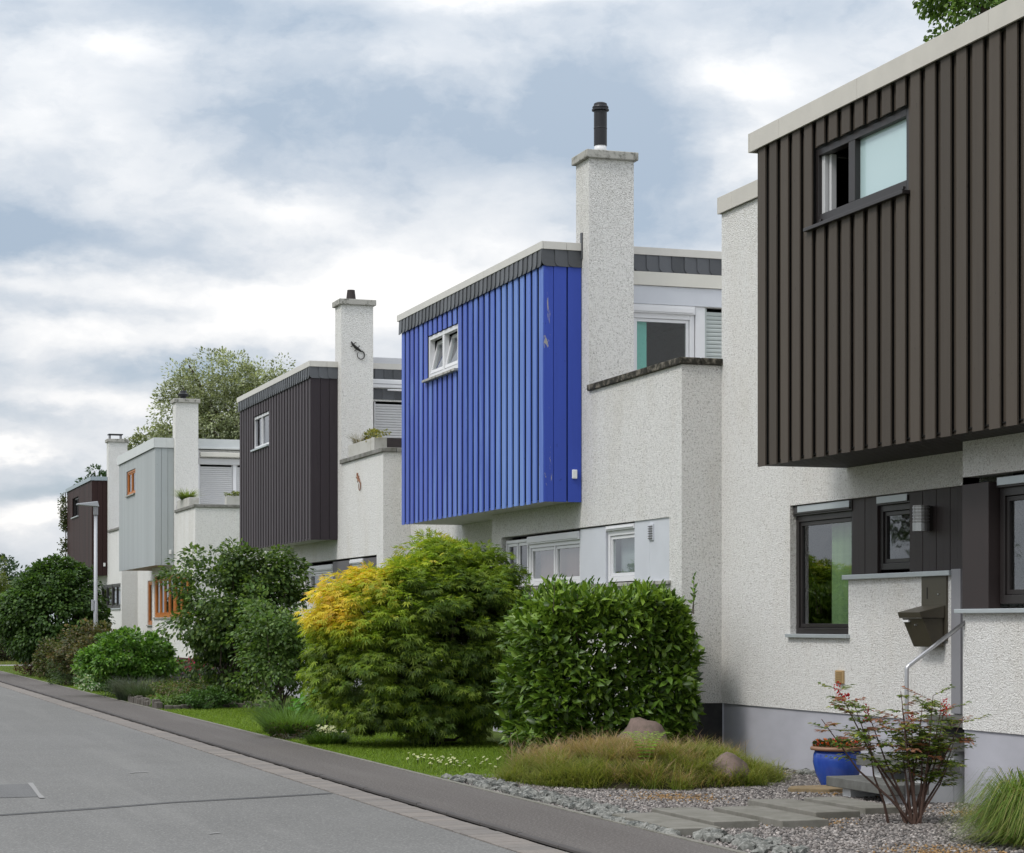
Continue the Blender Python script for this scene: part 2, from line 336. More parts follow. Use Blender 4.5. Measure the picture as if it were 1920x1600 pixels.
def wallgrid(mb, fr, u0, u1, v0, v1, holes=(), depth=.16):
    us = sorted({u0, u1} | {h for H in holes for h in H[:2] if u0 < h < u1}); vs = sorted({v0, v1} | {h for H in holes for h in H[2:4] if v0 < h < v1})
    inh = lambda u, v: any(a < u < b and c < v < d for a, b, c, d in holes)
    for i in range(len(us) - 1):
        for j in range(len(vs) - 1):
            a, b, c, d = us[i], us[i + 1], vs[j], vs[j + 1]; um, vm = (a + b) / 2, (c + d) / 2
            if not inh(um, vm): mb.quad(fr.p(a, c, 0), fr.p(b, c, 0), fr.p(b, d, 0), fr.p(a, d, 0))
            else:
                e = 1e-4
                if not inh(a - e, vm): mb.quad(fr.p(a, c, 0), fr.p(a, d, 0), fr.p(a, d, -depth), fr.p(a, c, -depth))
                if not inh(b + e, vm): mb.quad(fr.p(b, c, 0), fr.p(b, d, 0), fr.p(b, d, -depth), fr.p(b, c, -depth))
                if not inh(um, c - e): mb.quad(fr.p(a, c, 0), fr.p(b, c, 0), fr.p(b, c, -depth), fr.p(a, c, -depth))
                if not inh(um, d + e): mb.quad(fr.p(a, d, 0), fr.p(b, d, 0), fr.p(b, d, -depth), fr.p(a, d, -depth))
    return mb
def window(par, fr, u0, u1, v0, v1, mat, n=-.10, fw=.055, cols=1, glass=None, back=None, sash=True, sill=None, shut=None, label=None):
    """outer frame as the part; sashes, panes, curtain, shutter box and sill as its sub-parts"""
    mb = MB()
    if shut:
        vt = v1 - shut; fr.box(mb, u0, u1, vt, v1, n - .02, n + .07)
        fr.box(mb, u0 + .03, u1 - .03, vt + .02, v1 - .03, n + .07, n + .085)
    else: vt = v1
    for a, b, c, d in ((u0, u0 + fw, v0, vt), (u1 - fw, u1, v0, vt), (u0 + fw, u1 - fw, v0, v0 + fw), (u0 + fw, u1 - fw, vt - fw, vt)):
        fr.box(mb, a, b, c, d, n - .05, n + .03)
    w = (u1 - u0 - 2 * fw) / cols
    for i in range(1, cols):
        m_ = u0 + fw + i * w; fr.box(mb, m_ - fw * .5, m_ + fw * .5, v0 + fw, vt - fw, n - .05, n + .025)
    o = mb.build('window', mat, par, .004)
    if label: o['label'] = label
    for i in range(cols):
        a = u0 + fw + i * w + (fw * .5 if i else 0) + .004; b = u0 + fw + (i + 1) * w - (fw * .5 if i < cols - 1 else 0) - .004; c, d = v0 + fw + .004, vt - fw - .004
        s_ = .045 if sash else .0
        if sash:
            q = MB()
            for e in ((a, a + s_, c, d), (b - s_, b, c, d), (a + s_, b - s_, c, c + s_), (a + s_, b - s_, d - s_, d)): fr.box(q, *e, n - .04, n + .01)
            q.build('sash', mat, o, .003)
        fr.box(MB(), a + s_ + .001, b - s_ - .001, c + s_ + .001, d - s_ - .001, n - .018, n - .012).build('pane', glass or m_glass, o)
    if back:
        fr.box(MB(), u0 + fw, u1 - fw, v0 + fw, vt - fw, n - .16, n - .14).build('curtain', back, o)
    if sill: fr.box(MB(), u0 - .04, u1 + .04, v0 - .045, v0 - .002, n + .03, .05).build('sill', sill, o, .004)
    return o
def shutter(par, fr, u0, u1, v0, v1, mat, n=-.08, pitch=.055):
    q = MB(); fr.box(q, u0, u0 + .03, v0, v1, n, n + .03); fr.box(q, u1 - .03, u1, v0, v1, n, n + .03)
    o = q.build('roller_shutter', mat, par)
    sl = MB()
    hw = (u1 - u0) / 2 - .031
    t = MB(); fr0 = Fr(fr.ax, 0.0)
    t.prism([(-.006, 0), (.006, .004), (.012, pitch * .5), (.006, pitch - .006), (-.006, pitch - .003)], lambda a, b, c: fr0.p(c, b, a), -hw, hw)
    me = None; k = int((v1 - v0) / pitch)
    for i in range(k):
        pos = fr.p((u0 + u1) / 2, v0 + i * pitch, n + .012)
        if me is None:
            ob = t.build('slat', mat, None); me = ob.data; ob.parent = o; ob.location = Vector(pos) - wloc(o)
        else: place('slat', me, pos, o)
    return o

# ------------------------------------------------------------------ ground, road, pavement
def sheet(name, x0, x1, y0, y1, z, mat, par=None):
    return MB().quad((x0, y0, z), (x1, y0, z), (x1, y1, z), (x0, y1, z)).build(name, mat, par)
struct(sheet('ground', -700, 700, -300, 1200, -.02, m_turf))
road = struct(sheet('road', -1.2, 5.18, -20, 130, -.006, m_road))
struct(sheet('road_far_bend', -60, 5.18, 130, 136, -.006, m_road))
far_walk = struct(sheet('far_pavement', -3.2, -1.2, -20, 130, .0, m_walk))
pav = struct(sheet('pavement', 5.585, 6.66, -20, 130, .022, m_walk))
struct(MB().box(6.66, 6.72, -20, 88.9, -.05, .03).build('pavement_edging', m_slab))
struct(sheet('garden_path', 6.66, 26, 88.9, 91.4, -.005, m_scuff))
struct(sheet('garden_lawn', 6.72, 26, 23.6, 88.9, -.012, m_turf))
gut = struct(sheet('gutter_strip', 5.18, 5.525, -20, 130, -.012, m_soil))
pm = MB().box(-.165, .165, -.102, .102, -.02, .006).build('paver', m_paver, gut, .006); pm.location = Vector((5.352, 12, .0)); pme = pm.data
for i in range(1, 299):
    p_ = place('paver', pme, (5.352 + rnd.uniform(-.004, .004), 12 + i * .212, rnd.uniform(-.002, .003)), gut, rot=(0, 0, rnd.uniform(-.01, .01)))
    b = p_.modifiers.new('edge', 'BEVEL'); b.width = .006; b.limit_method = 'ANGLE'
q = MB()
for i in range(299, 520): q.box(5.187, 5.517, 12 + i * .212 - .102, 12 + i * .212 + .102, -.02, .006)
o = q.build('paver_run', m_paver, gut); o['kind'] = 'stuff'
kb = struct(MB().box(5.527, 5.583, -20, 130, -.06, .012).build('kerb_bedding', m_soil))
km = None
for i in range(120):
    y = 2 + i * 1.0
    if km is None:
        ko = MB().box(-.028, .028, -.495, .495, -.05, .04).build('kerb_stone', m_kerb, kb, .008); km = ko.data; ko.location = (5.555, y, 0)
    else:
        ko = place('kerb_stone', km, (5.555, y, rnd.uniform(-.004, .003)), kb); bb = ko.modifiers.new('edge', 'BEVEL'); bb.width = .008
def ribbon(name, pts, w, z, mat, par):
    mb = MB(); P = [Vector((a, b, 0)) for a, b in pts]
    L = []; 
    for i, p in enumerate(P):
        t = (P[min(i + 1, len(P) - 1)] - P[max(i - 1, 0)]).normalized(); s_ = Vector((-t.y, t.x, 0)); ww = w * rnd.uniform(.75, 1.2)
        L.append((p + s_ * ww / 2, p - s_ * ww / 2))
    for i in range(len(L) - 1):
        a, b = L[i]; c, d = L[i + 1]; mb.quad((a.x, a.y, z), (b.x, b.y, z), (d.x, d.y, z), (c.x, c.y, z))
    return mb.build(name, mat, par)
ribbon('road_seam', [(-1.0, 19.2), (0.4, 19.5), (1.7, 19.92), (2.6, 20.35), (3.4, 20.8), (4.3, 21.1), (5.15, 21.4)], .13, -.002, m_seam, road)
MB().quad((.2, 21.9, -.002), (2.28, 21.9, -.002), (2.36, 23.7, -.002), (.2, 23.5, -.002)).build('road_patch', m_patch, road)
ribbon('road_scuff', [(2.27, 21.7), (2.29, 22.3), (2.33, 23.1), (2.36, 23.8)], .05, .002, m_scuff, road)
ribbon('road_scuff', [(3.62, 25.0), (3.72, 25.1), (3.85, 25.1)], .06, .002, m_scuff, road)
ribbon('road_scuff', [(3.2, 17.6), (3.3, 17.65)], .05, .002, m_scuff, road)

# ------------------------------------------------------------------ houses
XB, XW, X1 = 10.07, 10.645, 11.2
PITCH = 7.7 / 27
def board_mesh(z0, z1, kind='cover'):
    mb = MB(); h = PITCH / 2
    if kind == 'cover': mb.box(-.010, .007, -h + .002, -h + .178, z0, z1)      # proud board, its near edge faces down the street
    elif kind == 'under': mb.box(.036, .046, -h + .165, h + .012, z0 + .012, z1)  # recessed board seen between two proud ones
    else: mb.box(.006, .0365, -h + .003, h - .003, z0, z1)                      # smooth matched boards
    me = bpy.data.meshes.new('board'); me.from_pydata(mb.v, [], mb.f); return me
def slate_poly(w=.222, h=.245):
    pts = [(0, h), (0, .07)]
    for i in range(1, 6):
        a = i / 5 * math.pi / 2; pts.append((.075 * (1 - math.cos(a)), .07 - .07 * math.sin(a)))
    return pts + [(w + .02, 0), (w + .02, h)]

def house(idx, Y0, cfg):
    near, far = Y0 - 3.7, Y0 + 11.15
    H = thing('terraced_house', cfg['label'], 'house', (XW, Y0, 0), 'flat roofed white terraced houses along the street')
    st = m_st[idx]; zt = cfg.get('zt', 7.0)
    fW, f1, fN, fT = Fr('X', XW), Fr('X', X1), Fr('Y', near), Fr('Y', Y0)
    yj = Y0 + 4.2
    # -- main shell of rendered wall
    mb = MB()
    wallgrid(mb, fW, near, Y0, .72, 5.05, cfg['holesW'], .18)
    wallgrid(mb, fW, Y0, yj, .72, 3.62, cfg['holesW'], .18)
    wallgrid(mb, f1, yj, far, .72, 3.62, cfg['holes1'], .18)
    wallgrid(mb, f1, Y0 + 7.7, far, 3.62, zt)
    mb.quad((X1, yj, .72), (XW, yj, .72), (XW, yj, 3.62), (X1, yj, 3.62))
    xe = 19.0
    mb.quad((XW, near, .72), (xe, near, .72), (xe, near, 5.05), (XW, near, 5.05))
    mb.quad((X1, far, .72), (xe, far, .72), (xe, far, zt), (X1, far, zt))
    mb.quad((xe, near, .72), (xe, far, .72), (xe, far, 5.05), (xe, near, 5.05)); mb.quad((xe, Y0, 5.05), (xe, far, 5.05), (xe, far, zt), (xe, Y0, zt))
    # parapet inner faces and terrace deck
    mb.quad((XW + .2, near + .2, 4.1), (XW + .2, Y0, 4.1), (XW + .2, Y0, 5.05), (XW + .2, near + .2, 5.05))
    mb.quad((XW + .2, near + .2, 4.1), (xe, near + .2, 4.1), (xe, near + .2, 5.05), (XW + .2, near + .2, 5.05))
    mb.quad((XW + .2, near + .2, 4.1), (xe, near + .2, 4.1), (xe, Y0, 4.1), (XW + .2, Y0, 4.1))
    wallgrid(mb, fT, XW + .02, xe, 4.1, zt, cfg['holesT'], .14)
    mb.build('wall', st, H)
    # floors and rooms inside, so that openings look into dark rooms
    r = MB(); r.box(X1 + .02, xe - .1, Y0 + .3, far - .1, 3.66, 3.9); r.box(XW + .3, xe - .1, near + .3, yj - .05, .5, .6); r.box(X1 + .3, xe - .1, yj, far - .1, .5, .6)
    r.box(14.5, 14.6, near + .3, far - .2, .62, 3.6); r.box(14.5, 14.6, Y0 + .3, far - .2, 3.92, zt - .1)
    r.build('inner_floor', m_room, H)
    # -- plinth
    q = MB()
    q.quad((XW + .02, near, -.1), (XW + .02, yj, -.1), (XW + .02, yj, .72), (XW + .02, near, .72)); q.quad((X1 + .02, yj, -.1), (X1 + .02, far, -.1), (X1 + .02, far, .72), (X1 + .02, yj, .72))
    q.quad((X1 + .02, yj - .02, -.1), (XW + .02, yj - .02, -.1), (XW + .02, yj - .02, .72), (X1 + .02, yj - .02, .72)); q.quad((X1, far - .02, -.1), (xe, far - .02, -.1), (xe, far - .02, .72), (X1, far - .02, .72))
    q.quad((XW, yj, .72), (X1, yj, .72), (X1, yj - .02, .72), (XW, yj - .02, .72)); q.quad((XW, near, .72), (XW + .02, near, .72), (XW + .02, yj, .72), (XW, yj, .72)); q.quad((X1, yj, .72), (X1 + .02, yj, .72), (X1 + .02, far, .72), (X1, far, .72))
    if cfg.get('darkplinth'):
        q.build('plinth', m_plinth_dark if cfg['darkplinth'] == 2 else m_plinth, H)
        MB().quad((XW + .02, near + .02, -.1), (xe, near + .02, -.1), (xe, near + .02, .72), (XW + .02, near + .02, .72)).build('plinth', m_plinth_dark, H)
    else:
        q.quad((XW + .02, near + .02, -.1), (xe, near + .02, -.1), (xe, near + .02, .72), (XW + .02, near + .02, .72)); q.build('plinth', m_plinth, H)
    # -- coping stones on the terrace parapet
    cm = cfg['coping']
    ys = [near - .04, near + 1.1, near + 2.1, Y0 - .33]
    for a, b in zip(ys, ys[1:]): MB().box(XW - .045, XW + .25, a, b - .008, 5.052, 5.14).build('coping_stone', cm, H, .012)
    for i in range(4 if cfg.get('end') else 1):
        a = XW + .258 + i * 1.6; MB().box(a, a + 1.59, near - .04, near + .25, 5.052, 5.14).build('coping_stone', cm, H, .012)
    # -- chimney
    ch = MB().box(XW, 11.33, Y0 - .32, Y0 + .22, 5.052, 8.38).build('chimney', st, H)
    MB().box(XW - .055, 11.385, Y0 - .375, Y0 + .275, 8.382, 8.50).build('chimney_cap', m_cap, ch, .012)
    cx, cy = 10.92, Y0 - .05; fl = cfg['flue']
    if fl == 'pipe':
        MB().lathe(cx, cy, [(.088, 8.50), (.088, 8.64)]).build('flue_base', m_white, ch, smooth=True)
        MB().lathe(cx, cy, [(.095, 8.63), (.095, 8.87), (.098, 8.875), (.098, 8.885), (.095, 8.89), (.095, 9.13), (.125, 9.135), (.125, 9.155), (.108, 9.16), (.108, 9.175), (.118, 9.18), (.11, 9.20), (.098, 9.205), (.095, 9.235), (.07, 9.25)], 24).build('flue_pipe', m_flue, ch)
    elif fl == 'cone': MB().lathe(cx, cy, [(.115, 8.5), (.105, 8.52), (.08, 8.73), (.07, 8.73), (.06, 8.6)], 16).build('flue_pot', m_flued, ch)
    elif fl == 'mushroom': MB().lathe(cx, cy, [(.09, 8.5), (.09, 8.58), (.15, 8.60), (.16, 8.66), (.10, 8.70), (.09, 8.76), (.03, 8.77)], 16).build('flue_cowl', m_flue, ch)
    elif fl == 'plate':
        q = MB(); [q.box(cx + dx - .015, cx + dx + .015, cy + dy - .015, cy + dy + .015, 8.5, 8.66) for dx in (-.2, .2) for dy in (-.16, .16)]
        q.box(cx - .26, cx + .26, cy - .22, cy + .22, 8.66, 8.69); q.build('rain_plate', m_flue, ch)
    if cfg.get('flash'): 
        MB().box(XW - .02, XW - .002, Y0 - .07, Y0 - .005, 6.98, 7.36).build('flashing', m_slate, ch); 
    # -- cladding bay
    zb = 3.50; ztop = cfg['board_top']
    wy0, wy1, wz0, wz1 = cfg['bw']; wy0 += Y0; wy1 += Y0
    bay = MB()
    fB = Fr('X', XB + .048); wallgrid(bay, fB, Y0 + .01, Y0 + 7.7, zb, zt, [(wy0, wy1, wz0, wz1)], .26)
    bay.quad((XB + .048, Y0 + .01, zb), (X1 + .1, Y0 + .01, zb), (X1 + .1, Y0 + .01, zt), (XB + .048, Y0 + .01, zt))
    bay.quad((XB + .048, Y0 + 7.7, zb), (X1 + .1, Y0 + 7.7, zb), (X1 + .1, Y0 + 7.7, zt), (XB + .048, Y0 + 7.7, zt))
    bay = bay.build('bay', m_black, H)
    if cfg.get('soffit_slats'):
        n = 13
        MB().box(XB + .02, X1 + .05, Y0 + .01, Y0 + 7.69, zb + .02, zb + .03).build('soffit', m_black, bay)
        for i in range(n):
            w = 1.1 / n; o = MB().box(XB + .045 + i * w, XB + .045 + (i + .82) * w, Y0 + .02, Y0 + 7.68, zb, zb + .02).build('soffit_board', m_stain, bay); o.color = (*cfg['col'][0], 1)
    else:
        for i in range(4): MB().box(XB + .04 + i * .28, XB + .04 + i * .28 + .274, Y0 + .02, Y0 + 7.68, zb, zb + .025).build('soffit_board', cfg['soffit'], bay)
    wm = cfg.get('wood', m_wood); kinds = ['flat'] if cfg.get('flat') else ['cover', 'under']
    sets = {k: (board_mesh(3.48, ztop, k), board_mesh(3.48, wz0 - .01, k), board_mesh(wz1 + .01, ztop, k)) for k in kinds}
    for tr in sets.values():
        for me in tr: me.materials.append(wm)
    for i in range(27):
        yc = Y0 + (i + .5) * PITCH; c = cfg['bcol'](i)
        for k in kinds:
            full, lo, hi = sets[k]; nm = 'under_board' if k == 'under' else 'board'
            if wy0 - .02 < yc < wy1 + .02: place(nm, lo, (XB, yc, 0), bay, c); place(nm, hi, (XB, yc, 0), bay, c)
            else:
                o = place(nm, full, (XB, yc, rnd.uniform(-.004, .004)), bay, c)
    ed = [XB + .0, XB + .145, XB + .345, XB + .36, XB + .572] if cfg.get('endsplit') else [XB, XB + .2, XB + .39, XB + .572]
    for i in range(len(ed) - 1):
        if ed[i + 1] - ed[i] < .03: continue
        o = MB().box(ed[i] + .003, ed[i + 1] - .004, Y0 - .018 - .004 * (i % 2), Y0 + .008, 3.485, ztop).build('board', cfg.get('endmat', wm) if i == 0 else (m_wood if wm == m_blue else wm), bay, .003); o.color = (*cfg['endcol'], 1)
    if cfg.get('switch'):
        o = MB().box(10.49, 10.565, Y0 - .06, Y0 - .022, 3.82, 3.95).build('wall_box', m_card, bay, .01)
    # bay window
    n = -.16
    if cfg['bwkind'] == 'tilt':
        fr = Fr('X', XB + .03); o = MB()
        for a, b, c, d in ((wy0, wy0 + .07, wz0, wz1), (wy1 - .07, wy1, wz0, wz1), (wy0 + .07, wy1 - .07, wz0, wz0 + .07), (wy0 + .07, wy1 - .07, wz1 - .07, wz1), ((wy0 + wy1) / 2 - .05, (wy0 + wy1) / 2 + .05, wz0 + .07, wz1 - .07)): fr.box(o, a, b, c, d, -.08, .012)
        w_ = o.build('window', m_white, H, .004)
        for a, b in ((wy0 + .075, (wy0 + wy1) / 2 - .055), ((wy0 + wy1) / 2 + .055, wy1 - .075)):
            hh = wz1 - wz0 - .15; f0 = Fr('X', 0); sq = MB(); hw = (b - a) / 2
            for e in ((-hw, -hw + .06, 0, hh), (hw - .06, hw, 0, hh), (-hw + .06, hw - .06, 0, .06), (-hw + .06, hw - .06, hh - .06, hh)): f0.box(sq, *e, -.03, .03)
            so = sq.build('sash', m_white, None, .003); so.parent = w_; so.location = Vector((XB + .05, (a + b) / 2, wz0 + .075)) - wloc(w_); so.rotation_euler = (0, R(13), 0)
            po = f0.box(MB(), -hw + .06, hw - .06, .06, hh - .06, -.004, .004).build('pane', m_glass, None); po.parent = w_; po.location = so.location; po.rotation_euler = so.rotation_euler
        Fr('X', XB).box(MB(), wy0 - .06, wy1 + .1, wz0 - .05, wz0 - .01, -.05, .08).build('sill', m_cap, w_, .004)
    elif cfg['bwkind'] == 'slide':
        fr = Fr('X', XB); o = MB(); ym = wy0 + .43 * (wy1 - wy0) + .33
        for a, b, c, d in ((wy0, wy0 + .06, wz0, wz1), (wy1 - .06, wy1, wz0, wz1), (wy0 + .06, wy1 - .06, wz0, wz0 + .11), (wy0 + .06, wy1 - .06, wz1 - .07, wz1), (ym - .07, ym + .07, wz0 + .11, wz1 - .07)): fr.box(o, a, b, c, d, -.15, -.05)
        w_ = o.build('window', m_dark, H, .004)
        fr.box(MB(), wy0 + .06, ym - .07, wz0 + .11, wz1 - .07, -.12, -.112).build('pane', m_frost, w_)
        q = MB(); fr.box(q, wy1 - .13, wy1 - .062, wz0 + .112, wz1 - .072, -.14, -.09); fr.box(q, wy1 - .20, wy1 - .15, wz0 + .112, wz1 - .072, -.19, -.13); q.build('sash', m_shut, w_, .003)
        q = MB(); fr.box(q, ym + .08, ym + .5, wz0 + .12, wz1 - .08, -.30, -.295); q.build('curtain', m_taupe, w_)
        fr.box(MB(), wy0 - .06, wy1 + .08, wz0 - .05, wz0 - .012, -.05, .06).build('sill', m_dark, w_, .004)
        for yy in (wy0 + .12, wy1 - .12): fr.box(MB(), yy - .025, yy + .025, wz0 + .03, wz0 + .055, -.05, -.035).build('drain_cap', m_dark, w_)
    else:
        wmats = {'white': m_white, 'orange': m_orange, 'dark': m_dark}
        window(H, Fr('X', XB), wy0, wy1, wz0, wz1, wmats[cfg['bwkind']], n=-.06 if cfg['bwkind'] != 'dark' else -.12, fw=.06, cols=2, glass=m_glassd, sash=cfg['bwkind'] == 'orange', sill=m_sill if cfg['bwkind'] != 'orange' else m_cap)
    # -- slates
    if cfg.get('slates'):
        z0 = ztop - .005; sm = MB().prism(slate_poly(), lambda u, v, t: (-.040 + t + (.245 - v) * -.03 + u * .07, u, z0 + v), 0, .014)
        so = sm.build('slate', m_slate, None); me = so.data; so.parent = bay; so.location = Vector((XB, Y0 - .02, 0)) - wloc(bay)
        for i in range(1, 36): place('slate', me, (XB, Y0 - .02 + i * .2145, 0), bay)
        se = MB().prism(slate_poly(), lambda u, v, t: (u, -.040 + t + (.245 - v) * -.03 + u * .07, z0 + v), 0, .014)
        so = se.build('slate', m_slate, None); so.parent = bay
        so.location = Vector((XB - .04, Y0, 0)) - wloc(bay)
        for i in (1, 2): place('slate', so.data, (XB - .04 + i * .2, Y0, 0), bay)
        for i in range(14): place('slate', so.data, (11.24 + i * .2, Y0, 0), H)
    # -- roof and its metal edge
    rq = MB(); rq.box(XB + .04, X1 - .003, Y0 + .04, Y0 + 7.72, zt + .004, zt + .08); rq.box(X1, xe, Y0 + .04, far, zt + .004, zt + .08); rq.build('roof', m_roof, H)
    fm, fz0, fz1 = cfg['fascia']
    rf = MB().box(XB - .045, XB - .02, Y0 - .05, Y0 + 2.7, fz0, fz1).build('roof_edge', fm, H, .002)
    for a, b in ((2.704, 5.2), (5.204, 7.0), (7.004, 7.76)): MB().box(XB - .045, XB - .02, Y0 + a, Y0 + b, fz0, fz1).build('roof_edge', fm, H, .002)
    for a, b in ((XB - .018, 10.40), (10.404, 10.642), (11.335, 13.6), (13.604, 16.0), (16.004, 19.0)): MB().box(a, b, Y0 - .05, Y0 - .025, fz0, fz1).build('roof_edge', fm, H, .002)
    MB().box(XB - .045, X1 - .04, Y0 + 7.764, Y0 + 7.79, fz0, fz1).build('roof_edge', fm, H)
    for a, b in ((7.79, 10.75), (10.754, 11.17)): MB().box(X1 - .045, X1 - .02, Y0 + a, Y0 + b, fz0, fz1).build('roof_edge', fm, H, .002)
    MB().box(X1 - .045, xe, far + .022, far + .04, fz0, fz1).build('roof_edge', fm, H)
    rq = MB(); rq.box(XB - .018, X1 - .02, Y0 - .022, Y0 + 7.762, fz1 - .05, fz1 - .02); rq.box(X1 - .018, xe, Y0 - .022, far + .02, fz1 - .05, fz1 - .02); rq.build('roof_cover', m_roof, H)
    cfg['detail'](H, Y0, near, far, fW, f1, fN, fT)
    return H

def panels(H, fr, u0, u1, v0, v1, mat, w, n0=-.1, n1=-.05, name='panel_board'):
    k = max(1, round((u1 - u0) / w)); w = (u1 - u0) / k
    for i in range(k): fr.box(MB(), u0 + i * w + .002, u0 + (i + 1) * w - .002, v0, v1, n0, n1 - .003 * (i % 2)).build(name, mat, H, .003)

def det1(H, Y0, near, far, fW, f1, fN, fT):
    window(H, f1, 21.65, 23.15, 1.62, 3.15, m_dark, n=-.11, fw=.07, glass=m_glass, sill=m_sill, shut=.13, label='tall window with green sheer curtain')
    f1.box(MB(), 21.72, 22.55, 1.7, 2.95, -.26, -.25).build('curtain', m_sheer, H)
    panels(H, f1, 21.06, 21.65, 2.29, 3.15, m_darkpanel, .15)
    window(H, f1, 20.31, 21.06, 2.33, 3.15, m_dark, n=-.11, fw=.07, glass=m_glass, shut=.11, label='small square window beside the entrance')
    panels(H, f1, 19.17, 20.31, 2.29, 3.15, m_darkpanel, .14, -.1, -.03)
    f1.box(MB(), 19.33, 21.7, 2.235, 2.288, -.1, .06).build('sill', m_sill, H, .006)
    # shutter box covers
    for a, b in ((21.68, 23.0), (20.35, 21.03)): f1.box(MB(), a, b, 3.06, 3.135, -.05, -.02).build('shutter_box', m_sill, H, .003)
    # entrance
    f1.box(MB(), 19.14, 19.325, .82, 2.30, -.12, .035).build('door_post', m_post, H, .006)
    d = f1.box(MB(), 18.24, 19.13, .84, 3.1, -.16, -.11).build('door', m_darkpanel, H, .004)
    f1.box(MB(), 18.35, 18.39, 1.5, 2.2, -.11, -.05).build('door_handle', m_steel, d, .004)
    # window by the entrance on the nearer wall
    fW.box(MB(), 17.68, 18.16, 1.885, 3.08, -.1, .03).build('panel_board', m_darkpanel, H, .004)
    window(H, fW, 15.9, 17.64, 1.93, 3.12, m_dark, n=-.1, fw=.08, cols=1, glass=m_glass, shut=.10, label='wide window right of the entrance')
    fW.box(MB(), 15.92, 17.6, 3.04, 3.115, -.04, -.012).build('shutter_box', m_sill, H, .003)
    fW.box(MB(), 15.7, 18.25, 1.84, 1.883, -.1, .07).build('sill', m_sill, H, .006)
    q = f1.box(MB(), 21.74, 21.92, 1.06, 1.21, 0, .03); v = q.build('vent', m_vent, H, .004)
    for i in range(7): f1.box(MB(), 21.755, 21.905, 1.072 + i * .019, 1.082 + i * .019, .03, .042).build('vent_slat', m_vent, v)
    MB().lathe(11.7, 25.0 - .25, [(.035, 7.2), (.035, 7.55)], 8).build('vent_pipe', m_post, H)
def det2(H, Y0, near, far, fW, f1, fN, fT):
    o = window(H, fW, 29.0, 31.32, 2.32, 3.08, m_white, n=-.08, fw=.06, cols=2, glass=m_glass, back=m_brick, shut=.12, label='double casement with dusky blind')
    fW.box(MB(), 27.95, 28.98, 2.30, 3.10, -.12, -.03).build('panel_board', m_whitep, H, .004)
    window(H, fW, 26.85, 27.93, 2.32, 3.10, m_white, n=-.09, fw=.07, glass=m_glass, back=m_blind, shut=.07, label='single casement with pale net curtain')
    p = None
    for a, b in ((25.58, 26.30), (26.305, 26.83)):
        p = fW.box(MB(), a, b, 2.29, 3.12, -.12, -.02).build('panel_board', m_whitep, H, .004)
    v = fW.box(MB(), 26.13, 26.28, 2.84, 3.06, -.02, 0).build('vent', m_whitep, H, .004)
    for i in range(6): fW.box(MB(), 26.14, 26.27, 2.86 + i * .032, 2.872 + i * .032, 0, .014).build('vent_slat', m_taupe, v)
    window(H, fW, 31.4, 32.5, 2.32, 3.06, m_white, n=-.09, fw=.05, cols=2, glass=m_glassd, label='dim casement half behind the maple')
    fW.box(MB(), 25.5, 32.6, 2.25, 2.30, -.1, .05).build('sill', m_cap, H, .005)
    # terrace front
    fT.box(MB(), 11.34, 15, 6.66, 6.855, 0, .05).build('awning_board', m_cream, H, .004)
    fT.box(MB(), 11.34, 15, 6.39, 6.655, -.0, .022).build('panel_board', m_whitep, H, .003)
    window(H, fT, 11.40, 12.42, 4.35, 6.385, m_white, n=-.05, fw=.075, cols=1, glass=m_glass, shut=.12, label='terrace door with teal curtain')
    fT.box(MB(), 11.53, 11.70, 4.45, 6.2, -.12, -.11).build('curtain', m_curt, H)
    fT.box(MB(), 12.43, 12.58, 4.2, 6.385, -.06, .0).build('window_jamb', m_white, H, .004)
    shutter(H, fT, 12.59, 13.5, 4.35, 6.385, m_shut2, -.06, .06)
def det3(H, Y0, near, far, fW, f1, fN, fT):
    MB().box(11.36, 16, Y0 + .4, Y0 + .44, 7.2, 7.40).build('skylight_upstand', m_white, H)
    aw = fT.box(MB(), 11.36, 14.5, 6.70, 6.88, .0, .12).build('awning_box', m_white, H, .02)
    fT.box(MB(), 11.36, 14.5, 6.775, 6.785, .12, .128).build('awning_seam', m_post, aw)
    MB().tube([(11.7, Y0 - .1, 6.66), (12.1, Y0 - .25, 6.64), (12.6, Y0 - .12, 6.66)], .018).build('awning_arm', m_white, aw)
    for i in range(12): fT.box(MB(), 11.36 + i * .26, 11.36 + i * .26 + .255, 6.46, 6.69, .0, .012 + .004 * (i % 2)).build('slate', m_slate, H)
    shutter(H, fT, 11.44, 12.9, 5.66, 6.42, m_shut, -.06, .055)
    fT.box(MB(), 11.44, 14.0, 4.3, 5.655, -.1, -.04).build('panel_board', m_darkpanel, H)
    window(H, fW, 44.2, 46.6, 2.3, 3.0, m_white, n=-.1, fw=.05, cols=2, glass=m_glassd, shut=.12, label='double casement behind the dark shrub')
    fW.box(MB(), 42.75, 44.15, 2.28, 3.04, -.1, -.03).build('panel_board', m_taupe, H)
    window(H, fW, 41.6, 42.7, 2.3, 3.05, m_white, n=-.1, fw=.05, cols=1, glass=m_glassd, shut=.1, label='small casement between brown panels')
    fW.box(MB(), 40.4, 41.55, 2.28, 3.04, -.1, -.03).build('panel_board', m_taupe, H)
